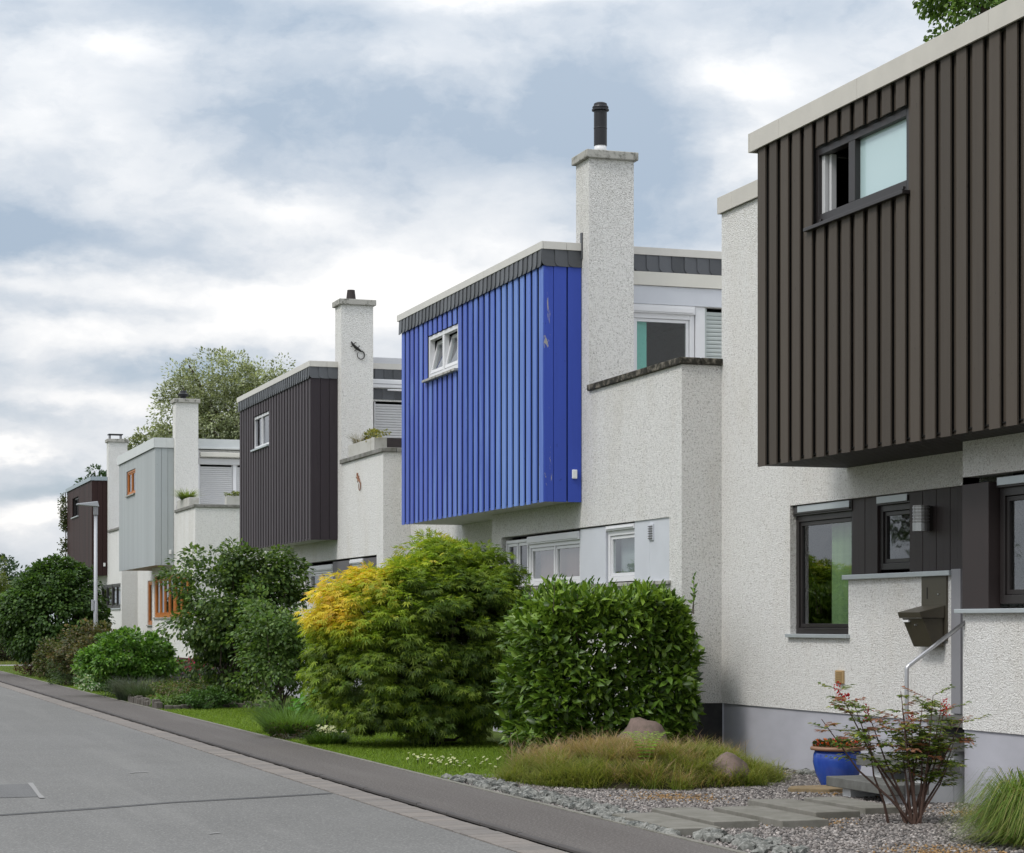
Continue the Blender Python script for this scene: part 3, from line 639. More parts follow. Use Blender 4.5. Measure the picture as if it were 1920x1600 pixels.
def det4(H, Y0, near, far, fW, f1, fN, fT):
    fT.box(MB(), 11.34, 18, 7.02, 7.08, .05, .12).build('gutter', m_fascia4, H, .01)
    fT.box(MB(), 11.42, 18, 6.78, 6.92, .02, .18).build('awning_box', m_cream, H, .02)
    fT.box(MB(), 11.38, 18, 6.56, 6.74, .0, .06).build('shutter_box', m_shut, H, .01)
    fT.box(MB(), 11.34, 11.42, 4.2, 7.0, .0, .03).build('window_jamb', m_white, H)
    shutter(H, fT, 11.42, 12.44, 4.4, 6.56, m_shut, -.05, .06)
    fT.box(MB(), 12.45, 12.55, 4.2, 6.56, -.06, .0).build('window_jamb', m_white, H)
    shutter(H, fT, 12.56, 13.6, 4.4, 6.56, m_shut, -.05, .06)
    window(H, f1, 72.0, 73.2, 1.68, 3.18, m_orange, n=-.06, fw=.09, cols=1, glass=m_glassd, sill=m_cap, label='tall orange window by the corner')
    window(H, fW, 64.6, 68.2, 1.92, 3.2, m_orange, n=-.06, fw=.1, cols=4, glass=m_glassd, sill=m_cap, label='wide orange framed window band')
    window(H, fW, 61.2, 64.5, 1.92, 3.2, m_orange, n=-.06, fw=.1, cols=3, glass=m_glassd, sill=m_cap, label='orange framed window behind the dark shrub')
def det5(H, Y0, near, far, fW, f1, fN, fT):
    window(H, fW, 75.8, 78.0, 2.27, 3.15, m_dark, n=-.04, fw=.08, cols=2, glass=m_glassd, sill=m_sill, label='black framed casement')
    window(H, fW, 78.1, 80.9, 2.27, 3.15, m_dark, n=-.04, fw=.08, cols=2, glass=m_glassd, back=m_blind, sill=m_sill, label='black framed casement with pale curtain')
    shutter(H, fT, 11.5, 13.4, 4.4, 6.5, m_shut, -.05, .06)

def blues(i):
    base = np.array((.062, .115, .48)); pale = np.array((.15, .26, .62)); lil = np.array((.09, .115, .48))
    k = {0: .35, 1: .6, 2: .55, 3: .75, 4: 1.0, 5: .85, 6: .95, 7: .6, 8: .35, 9: .25}.get(i, 0.08 + .12 * rnd.random())
    b = base if i < 14 else base * .6 + lil * .4
    c = b * (1 - k) + pale * k
    return tuple(c * rnd.uniform(.93, 1.07))
def near_tone(c, v=.12): return lambda i: tuple(np.array(c) * rnd.uniform(1 - v, 1 + v))

CFG = [
 dict(label='nearest white house with a dark brown boarded bay and entrance steps', holesW=[(15.86, 18.2, 1.884, 3.155)], holes1=[(21.65, 23.15, 1.575, 3.15), (19.13, 21.65, 2.288, 3.15), (18.2, 19.13, .82, 3.15)], holesT=[],
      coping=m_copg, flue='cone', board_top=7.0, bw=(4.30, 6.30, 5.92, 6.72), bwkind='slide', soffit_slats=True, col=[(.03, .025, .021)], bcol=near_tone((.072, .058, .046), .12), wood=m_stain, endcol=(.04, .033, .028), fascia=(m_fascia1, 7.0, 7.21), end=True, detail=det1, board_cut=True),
 dict(label='white house with the bright blue boarded bay and tall black flue pipe', holesW=[(25.56, 32.55, 2.25, 3.12)], holes1=[], holesT=[(11.40, 13.5, 4.3, 6.385)], darkplinth=1,
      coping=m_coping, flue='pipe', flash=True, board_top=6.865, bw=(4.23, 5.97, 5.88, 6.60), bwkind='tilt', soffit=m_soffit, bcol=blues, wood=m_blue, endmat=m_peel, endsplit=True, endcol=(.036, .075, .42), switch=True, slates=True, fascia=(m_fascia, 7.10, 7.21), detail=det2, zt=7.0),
 dict(label='white house with a purplish black boarded bay and lizard ornament on the chimney', holesW=[(40.4, 46.65, 2.25, 3.08)], holes1=[], holesT=[(11.40, 14.0, 4.3, 6.43)], darkplinth=1,
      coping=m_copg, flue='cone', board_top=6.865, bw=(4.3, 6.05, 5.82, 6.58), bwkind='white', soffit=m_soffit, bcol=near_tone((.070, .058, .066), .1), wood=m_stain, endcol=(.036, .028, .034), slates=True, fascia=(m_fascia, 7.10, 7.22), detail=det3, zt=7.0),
 dict(label='white house with the pale blue grey boarded bay and orange windows', holesW=[(61.2, 68.2, 1.9, 3.22)], holes1=[(72.0, 73.2, 1.66, 3.18)], holesT=[(11.38, 13.6, 4.3, 6.56)], darkplinth=2,
      coping=m_copg, flue='mushroom', board_top=7.02, bw=(4.1, 5.9, 5.90, 6.68), bwkind='orange', soffit=m_pink, bcol=near_tone((.40, .425, .435), .05), flat=True, wood=m_wood, endcol=(.40, .43, .44), switch=True, fascia=(m_fascia4, 7.03, 7.33), end=True, detail=det4, zt=7.0),
 dict(label='farthest white house with a dark red brown boarded bay', holesW=[(75.8, 80.9, 2.27, 3.15)], holes1=[], holesT=[(11.5, 13.4, 4.3, 6.5)],
      coping=m_copg, flue='plate', board_top=6.98, bw=(4.0, 6.0, 5.88, 6.62), bwkind='dark', soffit=m_darkpanel, bcol=near_tone((.034, .014, .013), .3), flat=True, wood=m_stain, endcol=(.03, .012, .011), switch=True, fascia=(m_fascia5, 6.98, 7.12), detail=det5, zt=6.98)]
Y0S = [14.0, 28.85, 43.6, 64.4, 79.2]
for i, (y, c) in enumerate(zip(Y0S, CFG)): house(i, y, c)

# ------------------------------------------------------------------ steps, rail, letterbox, lamps
stt = thing('entrance_steps', 'open grey slab steps on white supports leading up to the near front door', 'steps', (9.9, 18.9, 0))
for i, z in enumerate((.195, .40, .60, .81)):
    x = 9.86 + i * .34; far_y = 19.55 if i < 2 else 19.32
    MB().box(x, x + (.42 if i < 3 else .46), 18.2, far_y, z - .10, z).build('tread', m_step, stt, .008)
for y in (18.32, 19.12 + .05):
    q = MB()
    for i, z in enumerate((.095, .30, .50, .71)): q.box(9.94 + i * .34, 9.94 + i * .34 + .335, y, y + .17, -.05 if i == 0 else 0.0, z - .001)
    q.build('step_support', m_stepw, stt)
MB().box(10.94, 11.19, 18.5, 19.1, -.05, .7).build('step_base', m_black, stt)
hr = thing('handrail', 'bent steel tube handrail beside the entrance steps', 'handrail', (10.02, 18.16, 0))
MB().tube([(10.02, 18.17, .0), (10.02, 18.17, .6), (10.02, 18.17, 1.30), (10.028, 18.17, 1.325), (10.05, 18.17, 1.345), (10.3, 18.17, 1.515), (10.66, 18.17, 1.76)], .021, 10).build('rail_tube', m_steel, hr, smooth=True)
MB().box(9.98, 10.06, 18.13, 18.21, .0, .012).build('foot_plate', m_steel, hr)
mbx = thing('letterbox', 'olive brown metal letterbox with a slanted front on the wall by the entrance', 'letterbox', (X1, 19.7, 1.9))
f1 = Fr('X', X1)
bp = f1.box(MB(), 19.44, 19.95, 1.56, 2.235, .0, .025).build('back_plate', m_mail, mbx, .003)
f1.box(MB(), 19.82, 19.835, 2.0, 2.12, .025, .028).build('slot', m_black, bp); f1.box(MB(), 19.58, 19.6, 2.04, 2.055, .025, .035).build('lock', m_steel, bp)
MB().hull8([(X1 - .30, 19.46, 1.80), (X1 - .32, 19.46, 1.86), (X1 - .30, 19.93, 1.80), (X1 - .32, 19.93, 1.86), (X1 - .03, 19.46, 1.80), (X1 - .026, 19.46, 1.93), (X1 - .03, 19.93, 1.80), (X1 - .026, 19.93, 1.93)]).build('lid', m_mail, mbx, .004)
MB().hull8([(X1 - .14, 19.48, 1.50), (X1 - .275, 19.48, 1.798), (X1 - .14, 19.91, 1.50), (X1 - .275, 19.91, 1.798), (X1 - .03, 19.48, 1.50), (X1 - .03, 19.48, 1.798), (X1 - .03, 19.91, 1.50), (X1 - .03, 19.91, 1.798)]).build('body', m_mail, mbx, .004)
MB().box(X1 - .281, X1 - .262, 19.77, 19.89, 1.758, 1.782).build('name_plate', m_card, mbx); MB().box(X1 - .262, X1 - .23, 19.66, 19.675, 1.72, 1.735).build('lock', m_steel, mbx)
wl = thing('wall_lamp', 'small ribbed half round wall lamp on the dark panel by the entrance', 'wall lamp', (X1, 19.87, 2.85))
MB().lathe(X1 - .07, 19.87, [(.09, 2.80), (.09, 2.98)], 18).build('lamp_shade', m_opal, wl)
for k in range(5): MB().lathe(X1 - .07, 19.87, [(.094, 2.815 + k * .034), (.094, 2.822 + k * .034)], 18).build('rib', m_steel, wl)
MB().lathe(X1 - .07, 19.87, [(.093, 2.71), (.093, 2.798)], 18).build('lamp_base', m_steel, wl)
MB().box(X1 - .02, X1 + .04, 19.80, 19.94, 2.72, 2.97).build('bracket', m_dark, wl)
sl = thing('street_lamp', 'slim grey street lamp with a flat angled head over the pavement', 'street lamp', (8.1, 62.8, 0))
MB().lathe(8.1, 62.8, [(.062, -.1), (.062, 2.3), (.055, 2.32), (.05, 4.95)], 14).build('pole', m_lampst, sl, smooth=True)
MB().box(7.98, 8.045, 62.74, 62.86, 2.1, 2.42).build('service_hatch', m_lampst, sl, .01)
MB().hull8([(8.035, 62.73, 4.88), (8.035, 62.73, 5.18), (8.035, 62.87, 4.88), (8.035, 62.87, 5.18), (8.165, 62.73, 4.88), (8.165, 62.73, 5.27), (8.165, 62.87, 4.88), (8.165, 62.87, 5.27)]).build('elbow', m_post, sl, .02)
MB().hull8([(7.55, 62.68, 5.17), (7.55, 62.68, 5.21), (7.55, 62.92, 5.17), (7.55, 62.92, 5.21), (8.19, 62.70, 5.13), (8.15, 62.70, 5.29), (8.19, 62.90, 5.13), (8.15, 62.90, 5.29)]).build('lamp_head', m_lampst, sl, .015)

# wall ornaments
def lizard(name, label, x, y, z, mat, face, s=1.0):
    t = thing(name, label, 'ornament', (x, y, z)); q = MB()
    P = (lambda a, b, n=0: (x + a * s, y - .02 - n, z + b * s)) if face == 'Y' else (lambda a, b, n=0: (x - .02 - n, y - a * s, z + b * s))
    q.tube([P(-.11, .10), P(-.09, .06), P(-.03, .0), P(.03, -.04), P(.07, -.07)], [.012, .02, .03, .026, .015], 8)
    r = .075; q.tube([P(.07 + r * math.sin(a) * .9 , -.14 + r * math.cos(a)) for a in [k * .45 for k in range(13)]], [.013 - .0006 * k for k in range(13)], 6)
    for a, b, c, d in ((-.08, .05, -.02, .09), (-.07, .04, -.12, .0), (.0, -.02, .05, .03), (.0, -.02, -.05, -.07)): q.tube([P(a, b), P((a + c) / 2, (b + d) / 2, .02), P(c, d)], .008, 5)
    q.build('lizard_body', mat, t)
lizard('wall_ornament', 'black iron lizard with a curled tail on the chimney', 10.98, Y0S[2] - .32, 7.50, m_iron, 'Y', 1.15)
lizard('wall_ornament', 'rusty lizard ornament on the parapet wall below the planter', XW, 41.75, 4.66, m_rust, 'X', 1.15)

# ------------------------------------------------------------------ pots, stones
pot = thing('flower_pot', 'round glazed blue flower pot with a tan rim beside the steps', 'flower pot', (10.40, 20.35, 0))
MB().lathe(10.40, 20.35, [(.15, -.01), (.17, .02), (.235, .16), (.262, .28), (.255, .36), (.24, .40)], 32).build('pot_body', M('blue_glaze', lambda g: prin(g, g.mix(g.noise(g.v('MULTIPLY', gp(g), (6, 6, 2)), 1, 4, .6), (.012, .025, .24), (.05, .14, .55)), .12, spec=.6)), pot, smooth=True)
MB().lathe(10.40, 20.35, [(.245, .40), (.285, .405), (.29, .425), (.28, .44), (.25, .445), (.24, .42)], 32).build('pot_rim', plain('terracotta_rim', (.26, .14, .085), .5), pot, smooth=True)
MB().lathe(10.40, 20.35, [(.24, .40), (.1, .425)], 20).build('pot_soil', m_soil, pot)

def planter(label, x0, x1, y0, y1):
    t = thing('planter_box', label, 'planter', ((x0 + x1) / 2, (y0 + y1) / 2, 5.14), 'concrete planters on the terrace parapets')
    z0, z1, w = 5.143, 5.40, .04; q = MB(); q.box(x0, x0 + w, y0, y1, z0, z1); q.box(x1 - w, x1, y0, y1, z0, z1); q.box(x0 + w, x1 - w, y0, y0 + w, z0, z1 - .001); q.box(x0 + w, x1 - w, y1 - w, y1, z0, z1 - .001); q.build('trough', m_planter, t, .006)
    MB().box(x0 + w, x1 - w, y0 + w, y1 - w, z0, z1 - .04).build('planter_soil', m_soil, t); return t

slabs = [(6.78, 7.19, 16.15, 17.6), (7.32, 7.74, 16.6, 18.0), (7.91, 8.35, 16.5, 17.95), (8.55, 8.99, 17.15, 18.6), (9.17, 9.55, 17.4, 18.65)]
gar = struct(sheet('gravel_garden', 6.72, X1 + .02, 6, 23.6, -.004, m_gravel))
for a, b, c, d in slabs:
    o = MB().box(a, b, c, d, -.02, .065).build('stepping_slab', m_slab, gar, .006)
MB().prism([(9.65, 20.0), (10.0, 19.75), (10.35, 19.8), (10.5, 20.05), (10.2, 20.25), (9.8, 20.25)], lambda u, v, t: (u, v, t), -.01, .045).build('stepping_slab', m_sand, gar, .01)
# ---- rounded stones: blob meshes
def blob_mesh(name, seed, sub=2, amp=.22, flat=.7):
    import bmesh
    r_ = random.Random(seed); bm = bmesh.new(); bmesh.ops.create_icosphere(bm, subdivisions=sub, radius=1)
    from mathutils import noise as mn
    off = Vector((r_.uniform(0, 50), 0, 0))
    for v in bm.verts:
        k = 1 + amp * mn.noise(v.co * 1.3 + off) * 2; v.co = Vector((v.co.x * k, v.co.y * k, v.co.z * k * flat))
    me = bpy.data.meshes.new(name); bm.to_mesh(me); bm.free(); me.shade_smooth() if sub > 1 else None; return me
cob = [blob_mesh('cobble', i, 1, .25, .62) for i in range(6)]
for me in cob: me.materials.append(m_cobble)
n = 0; y = 14.6
spots = []
while y < 22.9:
    for k in range(rnd.choice((2, 3, 3, 4))):
        x = 6.82 + .34 * rnd.random() ** 1.1 + (0.05 if y < 16 else 0)
        if any(a - .03 < x < b + .03 and c - .03 < y < d + .03 for a, b, c, d in slabs): x = 6.74
        spots.append((x, y + rnd.uniform(-.06, .06)))
    y += .092
for x, y in spots[:296]:
    s = rnd.uniform(.040, .072); place('cobble', cob[rnd.randrange(6)], (x, y, s * .35), gar, rot=(rnd.uniform(-.3, .3), rnd.uniform(-.3, .3), rnd.uniform(0, 6)), scale=(s * rnd.uniform(.9, 1.5), s * rnd.uniform(.8, 1.2), s))
for i in range(50):
    s = rnd.uniform(.03, .06); place('edge_cobble', cob[i % 6], (rnd.uniform(10.85, 11.12), rnd.uniform(20.4, 24.8), s * .4), gar, rot=(0, 0, rnd.uniform(0, 6)), scale=(s * 1.3, s, s))
def boulder(label, x, y, z, sx, sy, sz, seed):
    me = blob_mesh('boulder', seed, 3, .16, 1.0); me.materials.append(m_boulder)
    o = bpy.data.objects.new('boulder', me); COL.objects.link(o); o.location = (x, y, z); o.scale = (sx, sy, sz); o['label'] = label; o['category'] = 'boulder'
boulder('pinkish brown rounded boulder behind the fern under the laurel hedge', 9.45, 23.5, .33, .30, .32, .28, 3)
boulder('darker boulder half buried at the right end of the grassy mound', 9.5, 21.2, .12, .24, .28, .20, 8)
# stone edging of the flower bed
bed = thing('stone_edging', 'low edging of upright grey stones round the flower bed beside the pavement', 'edging', (6.9, 44.5, 0))
for i in range(26):
    y = 42.95 + i * .155; h = rnd.uniform(.13, .2); MB().box(6.74 + rnd.uniform(-.02, .02), 6.88, y, y + .14, -.03, h).build('edging_stone', m_wallstone, bed, .02)
for i in range(14):
    x = 6.9 + i * .17; MB().box(x, x + .16, 42.82 + i * .04, 42.95 + i * .04, -.03, rnd.uniform(.08, .15)).build('edging_stone', m_wallstone, bed, .02)

# ------------------------------------------------------------------ vegetation
NR = np.random.default_rng(11)
def nrm(a): return a / np.maximum(np.linalg.norm(a, axis=-1, keepdims=True), 1e-9)
T_small = (np.array([[0, 0, 0], [-.28, .45, .06], [0, 1, -.05], [.28, .45, .06]]), [(0, 2, 1), (0, 3, 2)])
T_oval = (np.array([[0, 0, 0], [-.30, .35, .07], [-.26, .7, .05], [0, 1.0, -.08], [.26, .7, .05], [.30, .35, .07], [0, .5, 0]]), [(0, 6, 1), (1, 6, 2), (2, 6, 3), (3, 6, 4), (4, 6, 5), (5, 6, 0)])
def _palm():
    v = [[0, 0, 0]]; f = []
    for a, L in ((-100, .55), (-58, .8), (-20, 1.0), (20, 1.0), (58, .8), (100, .55)):
        a = R(a); d = np.array([math.sin(a), math.cos(a)]); p = np.array([d[1], -d[0]]); n = len(v)
        m_ = d * L * .45
        v += [[*(m_ + p * .085), .03], [*(d * L), -.16 * L], [*(m_ - p * .085), .03]]
        f += [(0, n, n + 1), (0, n + 1, n + 2)]
    return np.array(v), f
T_palm = _palm()
T_laurel = (np.array([[0, 0, 0], [-.15, .25, .05], [-.19, .55, .05], [0, 1.0, -.1], [.19, .55, .05], [.15, .25, .05], [0, .35, 0], [0, .65, -.02]]), [(0, 6, 1), (1, 6, 7), (1, 7, 2), (2, 7, 3), (3, 7, 4), (4, 7, 5), (5, 7, 6), (5, 6, 0)])
T_blade = (np.array([[-.5, 0, 0], [.5, 0, 0], [-.38, .4, .06], [.38, .4, .06], [-.2, .75, .22], [.2, .75, .22], [0, 1.0, .45]]), [(0, 1, 3), (0, 3, 2), (2, 3, 5), (2, 5, 4), (4, 5, 6)])

def raw_mesh(name, V, F, col=None, mat=None):
    me = bpy.data.meshes.new(name); me.vertices.add(len(V)); me.vertices.foreach_set('co', V.astype(np.float32).ravel())
    me.loops.add(F.size); me.loops.foreach_set('vertex_index', F.astype(np.int32).ravel())
    me.polygons.add(len(F)); me.polygons.foreach_set('loop_start', np.arange(0, F.size, F.shape[1], dtype=np.int32))
    try: me.polygons.foreach_set('loop_total', np.full(len(F), F.shape[1], dtype=np.int32))
    except Exception: pass
    me.update(calc_edges=True)
    if col is not None:
        a = me.color_attributes.new('Col', 'FLOAT_COLOR', 'POINT'); a.data.foreach_set('color', np.concatenate([col, np.ones((len(col), 1))], 1).astype(np.float32).ravel())
    if mat: me.materials.append(mat)
    return me
def leaf_mesh(name, T, P, A, N, size, col, mat, wid=None, tipcol=None):
    tv, tf = T; A = nrm(A); Sd = nrm(np.cross(A, N)); N2 = np.cross(Sd, A); n = len(P)
    size = np.broadcast_to(size, (n,))[:, None, None]; wd = size if wid is None else np.broadcast_to(wid, (n,))[:, None, None]
    V = P[:, None] + tv[None, :, 0:1] * Sd[:, None] * wd + tv[None, :, 1:2] * A[:, None] * size + tv[None, :, 2:3] * N2[:, None] * size
    F = (np.arange(n)[:, None, None] * len(tv) + np.array(tf)[None]).reshape(-1, 3)
    C = np.repeat(col[:, None], len(tv), 1)
    if tipcol is not None: k = tv[None, :, 1:2] ** 1.5; C = C * (1 - k) + tipcol[:, None] * k
    return raw_mesh(name, V.reshape(-1, 3), F, C.reshape(-1, 3), mat)
def link(name, me, parent=None, origin=None):
    o = bpy.data.objects.new(name, me); COL.objects.link(o)
    if parent is not None: o.parent = parent
    return o
def colmix(n, cols, var=.15, w=None):
    c = np.array(cols)[NR.choice(len(cols), n, p=w)]; return c * (1 + NR.normal(0, var, (n, 1))).clip(.5, 1.6)

def crown(center, rad, n_cl, r_cl, seed, shell=(.55, 1.0), zcut=-9, lump=.18):
    r_ = np.random.default_rng(seed); d = nrm(r_.normal(size=(n_cl * 3, 3))); d = d[d[:, 2] > zcut][:n_cl]
    ph = r_.uniform(0, 6, 6); w = 1 + lump * (np.sin(3 * d[:, 0] + ph[0]) + np.sin(4 * d[:, 1] + ph[1]) + np.sin(5 * d[:, 2] + ph[2]))
    s = r_.uniform(*shell, (len(d), 1)) ** .6 * w[:, None]
    return np.array(center) + d * np.array(rad) * s, d, r_
def plant(name, label, cat, base, center, rad, n_cl, per, r_cl, leaf, T, cols, mat, seed, droop=.3, stems=7, stem_r=.03, shell=(.5, 1.0), zcut=-9, group=None, var=.18, barkm=None, cname='foliage', lump=.14, colfn=None, up=.5, flat=.7, trunk=False, zmin=.04, extra=()):
    t = thing(name, label, cat, base, group); b = np.array(base)
    cc, d, r_ = crown(center, rad, n_cl, r_cl, seed, shell, zcut, lump)
    for ec, er, en in extra:
        c2, d2, _ = crown(ec, er, en, r_cl, seed + 99, shell, zcut, lump); cc = np.concatenate([cc, c2]); d = np.concatenate([d, d2])
    k = len(cc); rc = r_cl * r_.uniform(.6, 1.3, k)
    o_ = nrm(r_.normal(size=(k, per, 3))); rr = r_.uniform(.25, 1, (k, per, 1)) ** .5
    P = cc[:, None] + o_ * rr * rc[:, None, None] * np.array([1, 1, flat]); A = nrm(o_ * .9 + d[:, None] * .7 + r_.normal(size=o_.shape) * .4); A[..., 2] -= droop
    N = nrm(o_ * .4 + np.array([0, 0, up]) + d[:, None] * .5 + r_.normal(size=o_.shape) * .35)
    P, A, N = P.reshape(-1, 3), A.reshape(-1, 3), N.reshape(-1, 3); keep = P[:, 2] > zmin; P, A, N = P[keep], A[keep], N[keep]
    c = colmix(len(P), cols, var)
    cl = np.repeat(r_.uniform(.8, 1.22, k), per)[keep][:, None]; c = c * cl
    if colfn: c = colfn(P, c)
    L = leaf * r_.uniform(.7, 1.25, len(P))
    me = leaf_mesh(cname, T, P - b, A, N, L, c.clip(.003, .9), mat); link(cname, me, t)
    q = MB(); idx = r_.choice(k, min(k, 26 if not trunk else 34), replace=False)
    if trunk:
        hz = center[2] - rad[2] * .6; q.tube([b, b + (0.05, .0, hz * .5), np.array([center[0], center[1], hz])], [stem_r * 1.3, stem_r, stem_r * .8], 10); roots = [np.array([center[0], center[1], hz])]
    else: roots = [b + np.array([r_.uniform(-.12, .12), r_.uniform(-.12, .12), -.03]) for _ in range(stems)]
    for j, i in enumerate(idx):
        a = roots[j % len(roots)]; e = cc[i]; m_ = a * .45 + e * .55 + np.array([*(r_.uniform(-.12, .12, 2)), -.05]) * np.linalg.norm(e - a) * .6; m2 = a * .8 + e * .2 + np.array([0, 0, .1 * np.linalg.norm(e - a)])
        q.tube([a, m2, m_, e], [stem_r * .8, stem_r * .65, stem_r * .42, stem_r * .15], 6)
    q.build('trunk' if trunk else 'stems', barkm or m_bark, t)
    return t
def blades(name, P, h, w, lean, cols, mat, parent=None, base=None, var=.2, tips=None, curl=1.0, dirs=None):
    n = len(P); a = NR.uniform(0, 2 * math.pi, n); D = np.stack([np.cos(a), np.sin(a), np.zeros(n)], 1) if dirs is None else dirs
    A = nrm(np.array([0, 0, 1.0]) + D * (lean * NR.uniform(.3, 1.4, n))[:, None]); N = D * curl + np.array([0, 0, -.2])
    c = colmix(n, cols, var); tp = colmix(n, tips, var) if tips else None
    o0 = np.array(base if base is not None else (0, 0, 0))
    T = (T_blade[0] * np.array([1, 1, curl]), T_blade[1])
    return link(name, leaf_mesh(name, T, P - o0, A, N, h * NR.uniform(.6, 1.3, n), c.clip(.004, .9), mat, wid=w * NR.uniform(.7, 1.3, n), tipcol=tp), parent)

# -- lawns
def stuffit(o, k='stuff'): o['kind'] = k; return o
def scatter(n, x0, x1, y0, y1): return np.stack([NR.uniform(x0, x1, n), NR.uniform(y0, y1, n), np.zeros(n) - .01], 1)
gl = [(.09, .17, .014), (.13, .22, .02), (.18, .26, .03), (.06, .12, .012)]
P = np.concatenate([scatter(42000, 6.71, 9.6, 22.8, 32), scatter(36000, 6.71, 9.4, 32, 43), scatter(16000, 6.7, 9.5, 43, 62), scatter(8000, 6.7, 10.4, 62, 89)])
far_ = 1 + (P[:, 1] - 22) / 50
keep = ~((P[:, 1] < 24.0) & (P[:, 0] > 8.0)); P = P[keep]; far_ = far_[keep]
stuffit(blades('lawn_grass', P, .055, .009, .5, gl, m_grass, tips=[(.18, .28, .03), (.24, .33, .05)]))
bpy.data.objects['lawn_grass'].data.update()
P = scatter(9000, 5, 16, 91.6, 100); stuffit(blades('verge_grass', P, .14, .02, .5, [(.10, .15, .03), (.16, .19, .05), (.2, .19, .08)], m_grass))
# -- mound of ornamental grass
def mound_z(x, y): 
    r2 = ((x - 8.9) / 1.48) ** 2 + ((y - 22.3) / 1.65) ** 2
    return np.maximum(0, 1 - r2) ** .8 * .29
gx, gy = np.meshgrid(np.linspace(6.9, 10.8, 40), np.linspace(20.4, 24.8, 40)); gz = mound_z(gx, gy) - .012
V = np.stack([gx.ravel(), gy.ravel(), gz.ravel()], 1); F = np.array([(i * 40 + j, i * 40 + j + 1, (i + 1) * 40 + j + 1, (i + 1) * 40 + j) for i in range(39) for j in range(39)])
struct(link('earth_mound', raw_mesh('earth_mound', V, F, None, m_soil)))
tuft = np.stack([NR.uniform(7.0, 10.7, 640), NR.uniform(20.5, 24.7, 640)], 1); tuft = tuft[(((tuft[:, 0] - 8.9) / 1.52) ** 2 + ((tuft[:, 1] - 22.3) / 1.70) ** 2) < 1]
tuft = tuft[(np.sin(tuft[:, 0] * 5.3) * np.sin(tuft[:, 1] * 4.7 + 1) < .62) | (NR.random(len(tuft)) < .3)]; P = np.repeat(tuft, 150, 0) + NR.normal(0, .07, (len(tuft) * 150, 2)); z = mound_z(P[:, 0], P[:, 1]) - .02; P = np.concatenate([P, z[:, None]], 1)
tone = np.repeat((NR.uniform(0, 1, len(tuft)) * .75 + .3 * np.sin(tuft[:, 0] * 2.1 + 2.2) + (tuft[:, 1] - 22.4) * .17).clip(0, 1), 150); _ = 0; hvar = np.repeat(NR.uniform(.55, 1.75, len(tuft)), 150)
for nm, msk, cols, tips, hh in (('mound_grass', tone < .58, [(.10, .17, .02), (.14, .19, .03), (.17, .19, .045)], [(.25, .28, .06), (.32, .29, .10)], .17), ('dry_mound_grass', tone >= .58, [(.26, .20, .09), (.32, .24, .12), (.19, .19, .06)], [(.46, .33, .2), (.40, .27, .17)], .20)):
    stuffit(blades(nm, P[msk], hh * hvar[msk], .008, .75, cols, m_grass, tips=tips, curl=1.4))
# feathery seed heads behind
Q = np.concatenate([np.stack([NR.uniform(8.0, 9.4, 700), NR.uniform(23.2, 24.4, 700), NR.uniform(0, .12, 700)], 1), np.stack([NR.uniform(9.9, 10.5, 500), NR.uniform(22.8, 24.4, 500), NR.uniform(.05, .12, 500)], 1)])
stuffit(blades('seed_heads', Q, .33, .008, .5, [(.28, .2, .12), (.34, .26, .17)], m_grass, tips=[(.42, .32, .22), (.4, .26, .18)], curl=1.0))
# gravel grains (real relief near the camera)
gs = blob_mesh('grain', 77, 0, .2, .7); gv = np.array([v.co[:] for v in gs.vertices]); gf = [tuple(p.vertices) for p in gs.polygons]; bpy.data.meshes.remove(gs)
def grains(name, P, s, cols):
    n = len(P); a = NR.uniform(0, 6.28, n); ca, sa = np.cos(a), np.sin(a); sc = s * NR.uniform(.5, 1.4, (n, 1)) * NR.uniform(.7, 1.2, (n, 3))
    v = gv[None] * sc[:, None]; V = np.stack([v[..., 0] * ca[:, None] - v[..., 1] * sa[:, None], v[..., 0] * sa[:, None] + v[..., 1] * ca[:, None], v[..., 2]], -1) + P[:, None]
    F = (np.arange(n)[:, None, None] * len(gv) + np.array(gf)[None]).reshape(-1, 3); c = np.repeat(colmix(n, cols, .25)[:, None], len(gv), 1).reshape(-1, 3)
    return stuffit(link(name, raw_mesh(name, V.reshape(-1, 3), F, c, m_pebble)))
P = scatter(42000, 6.8, 11.15, 14.2, 23.4); P[:, 2] = .002
P = P[(((P[:, 0] - 8.9) / 1.45) ** 2 + ((P[:, 1] - 22.3) / 1.62) ** 2) > .9]
for a, b, c, d in slabs: P = P[~((P[:, 0] > a) & (P[:, 0] < b) & (P[:, 1] > c) & (P[:, 1] < d))]
patch = np.sin(P[:, 0] * 3.1 + 1) + np.sin(P[:, 1] * 2.3) + NR.normal(0, .5, len(P)) > 1.55
grains('gravel_grains', P[~patch], .014, [(.12, .11, .105), (.22, .20, .19), (.32, .29, .27), (.16, .14, .13)])
grains('dry_leaf_litter', P[patch], .012, [(.26, .15, .06), (.2, .13, .06), (.32, .2, .09)])

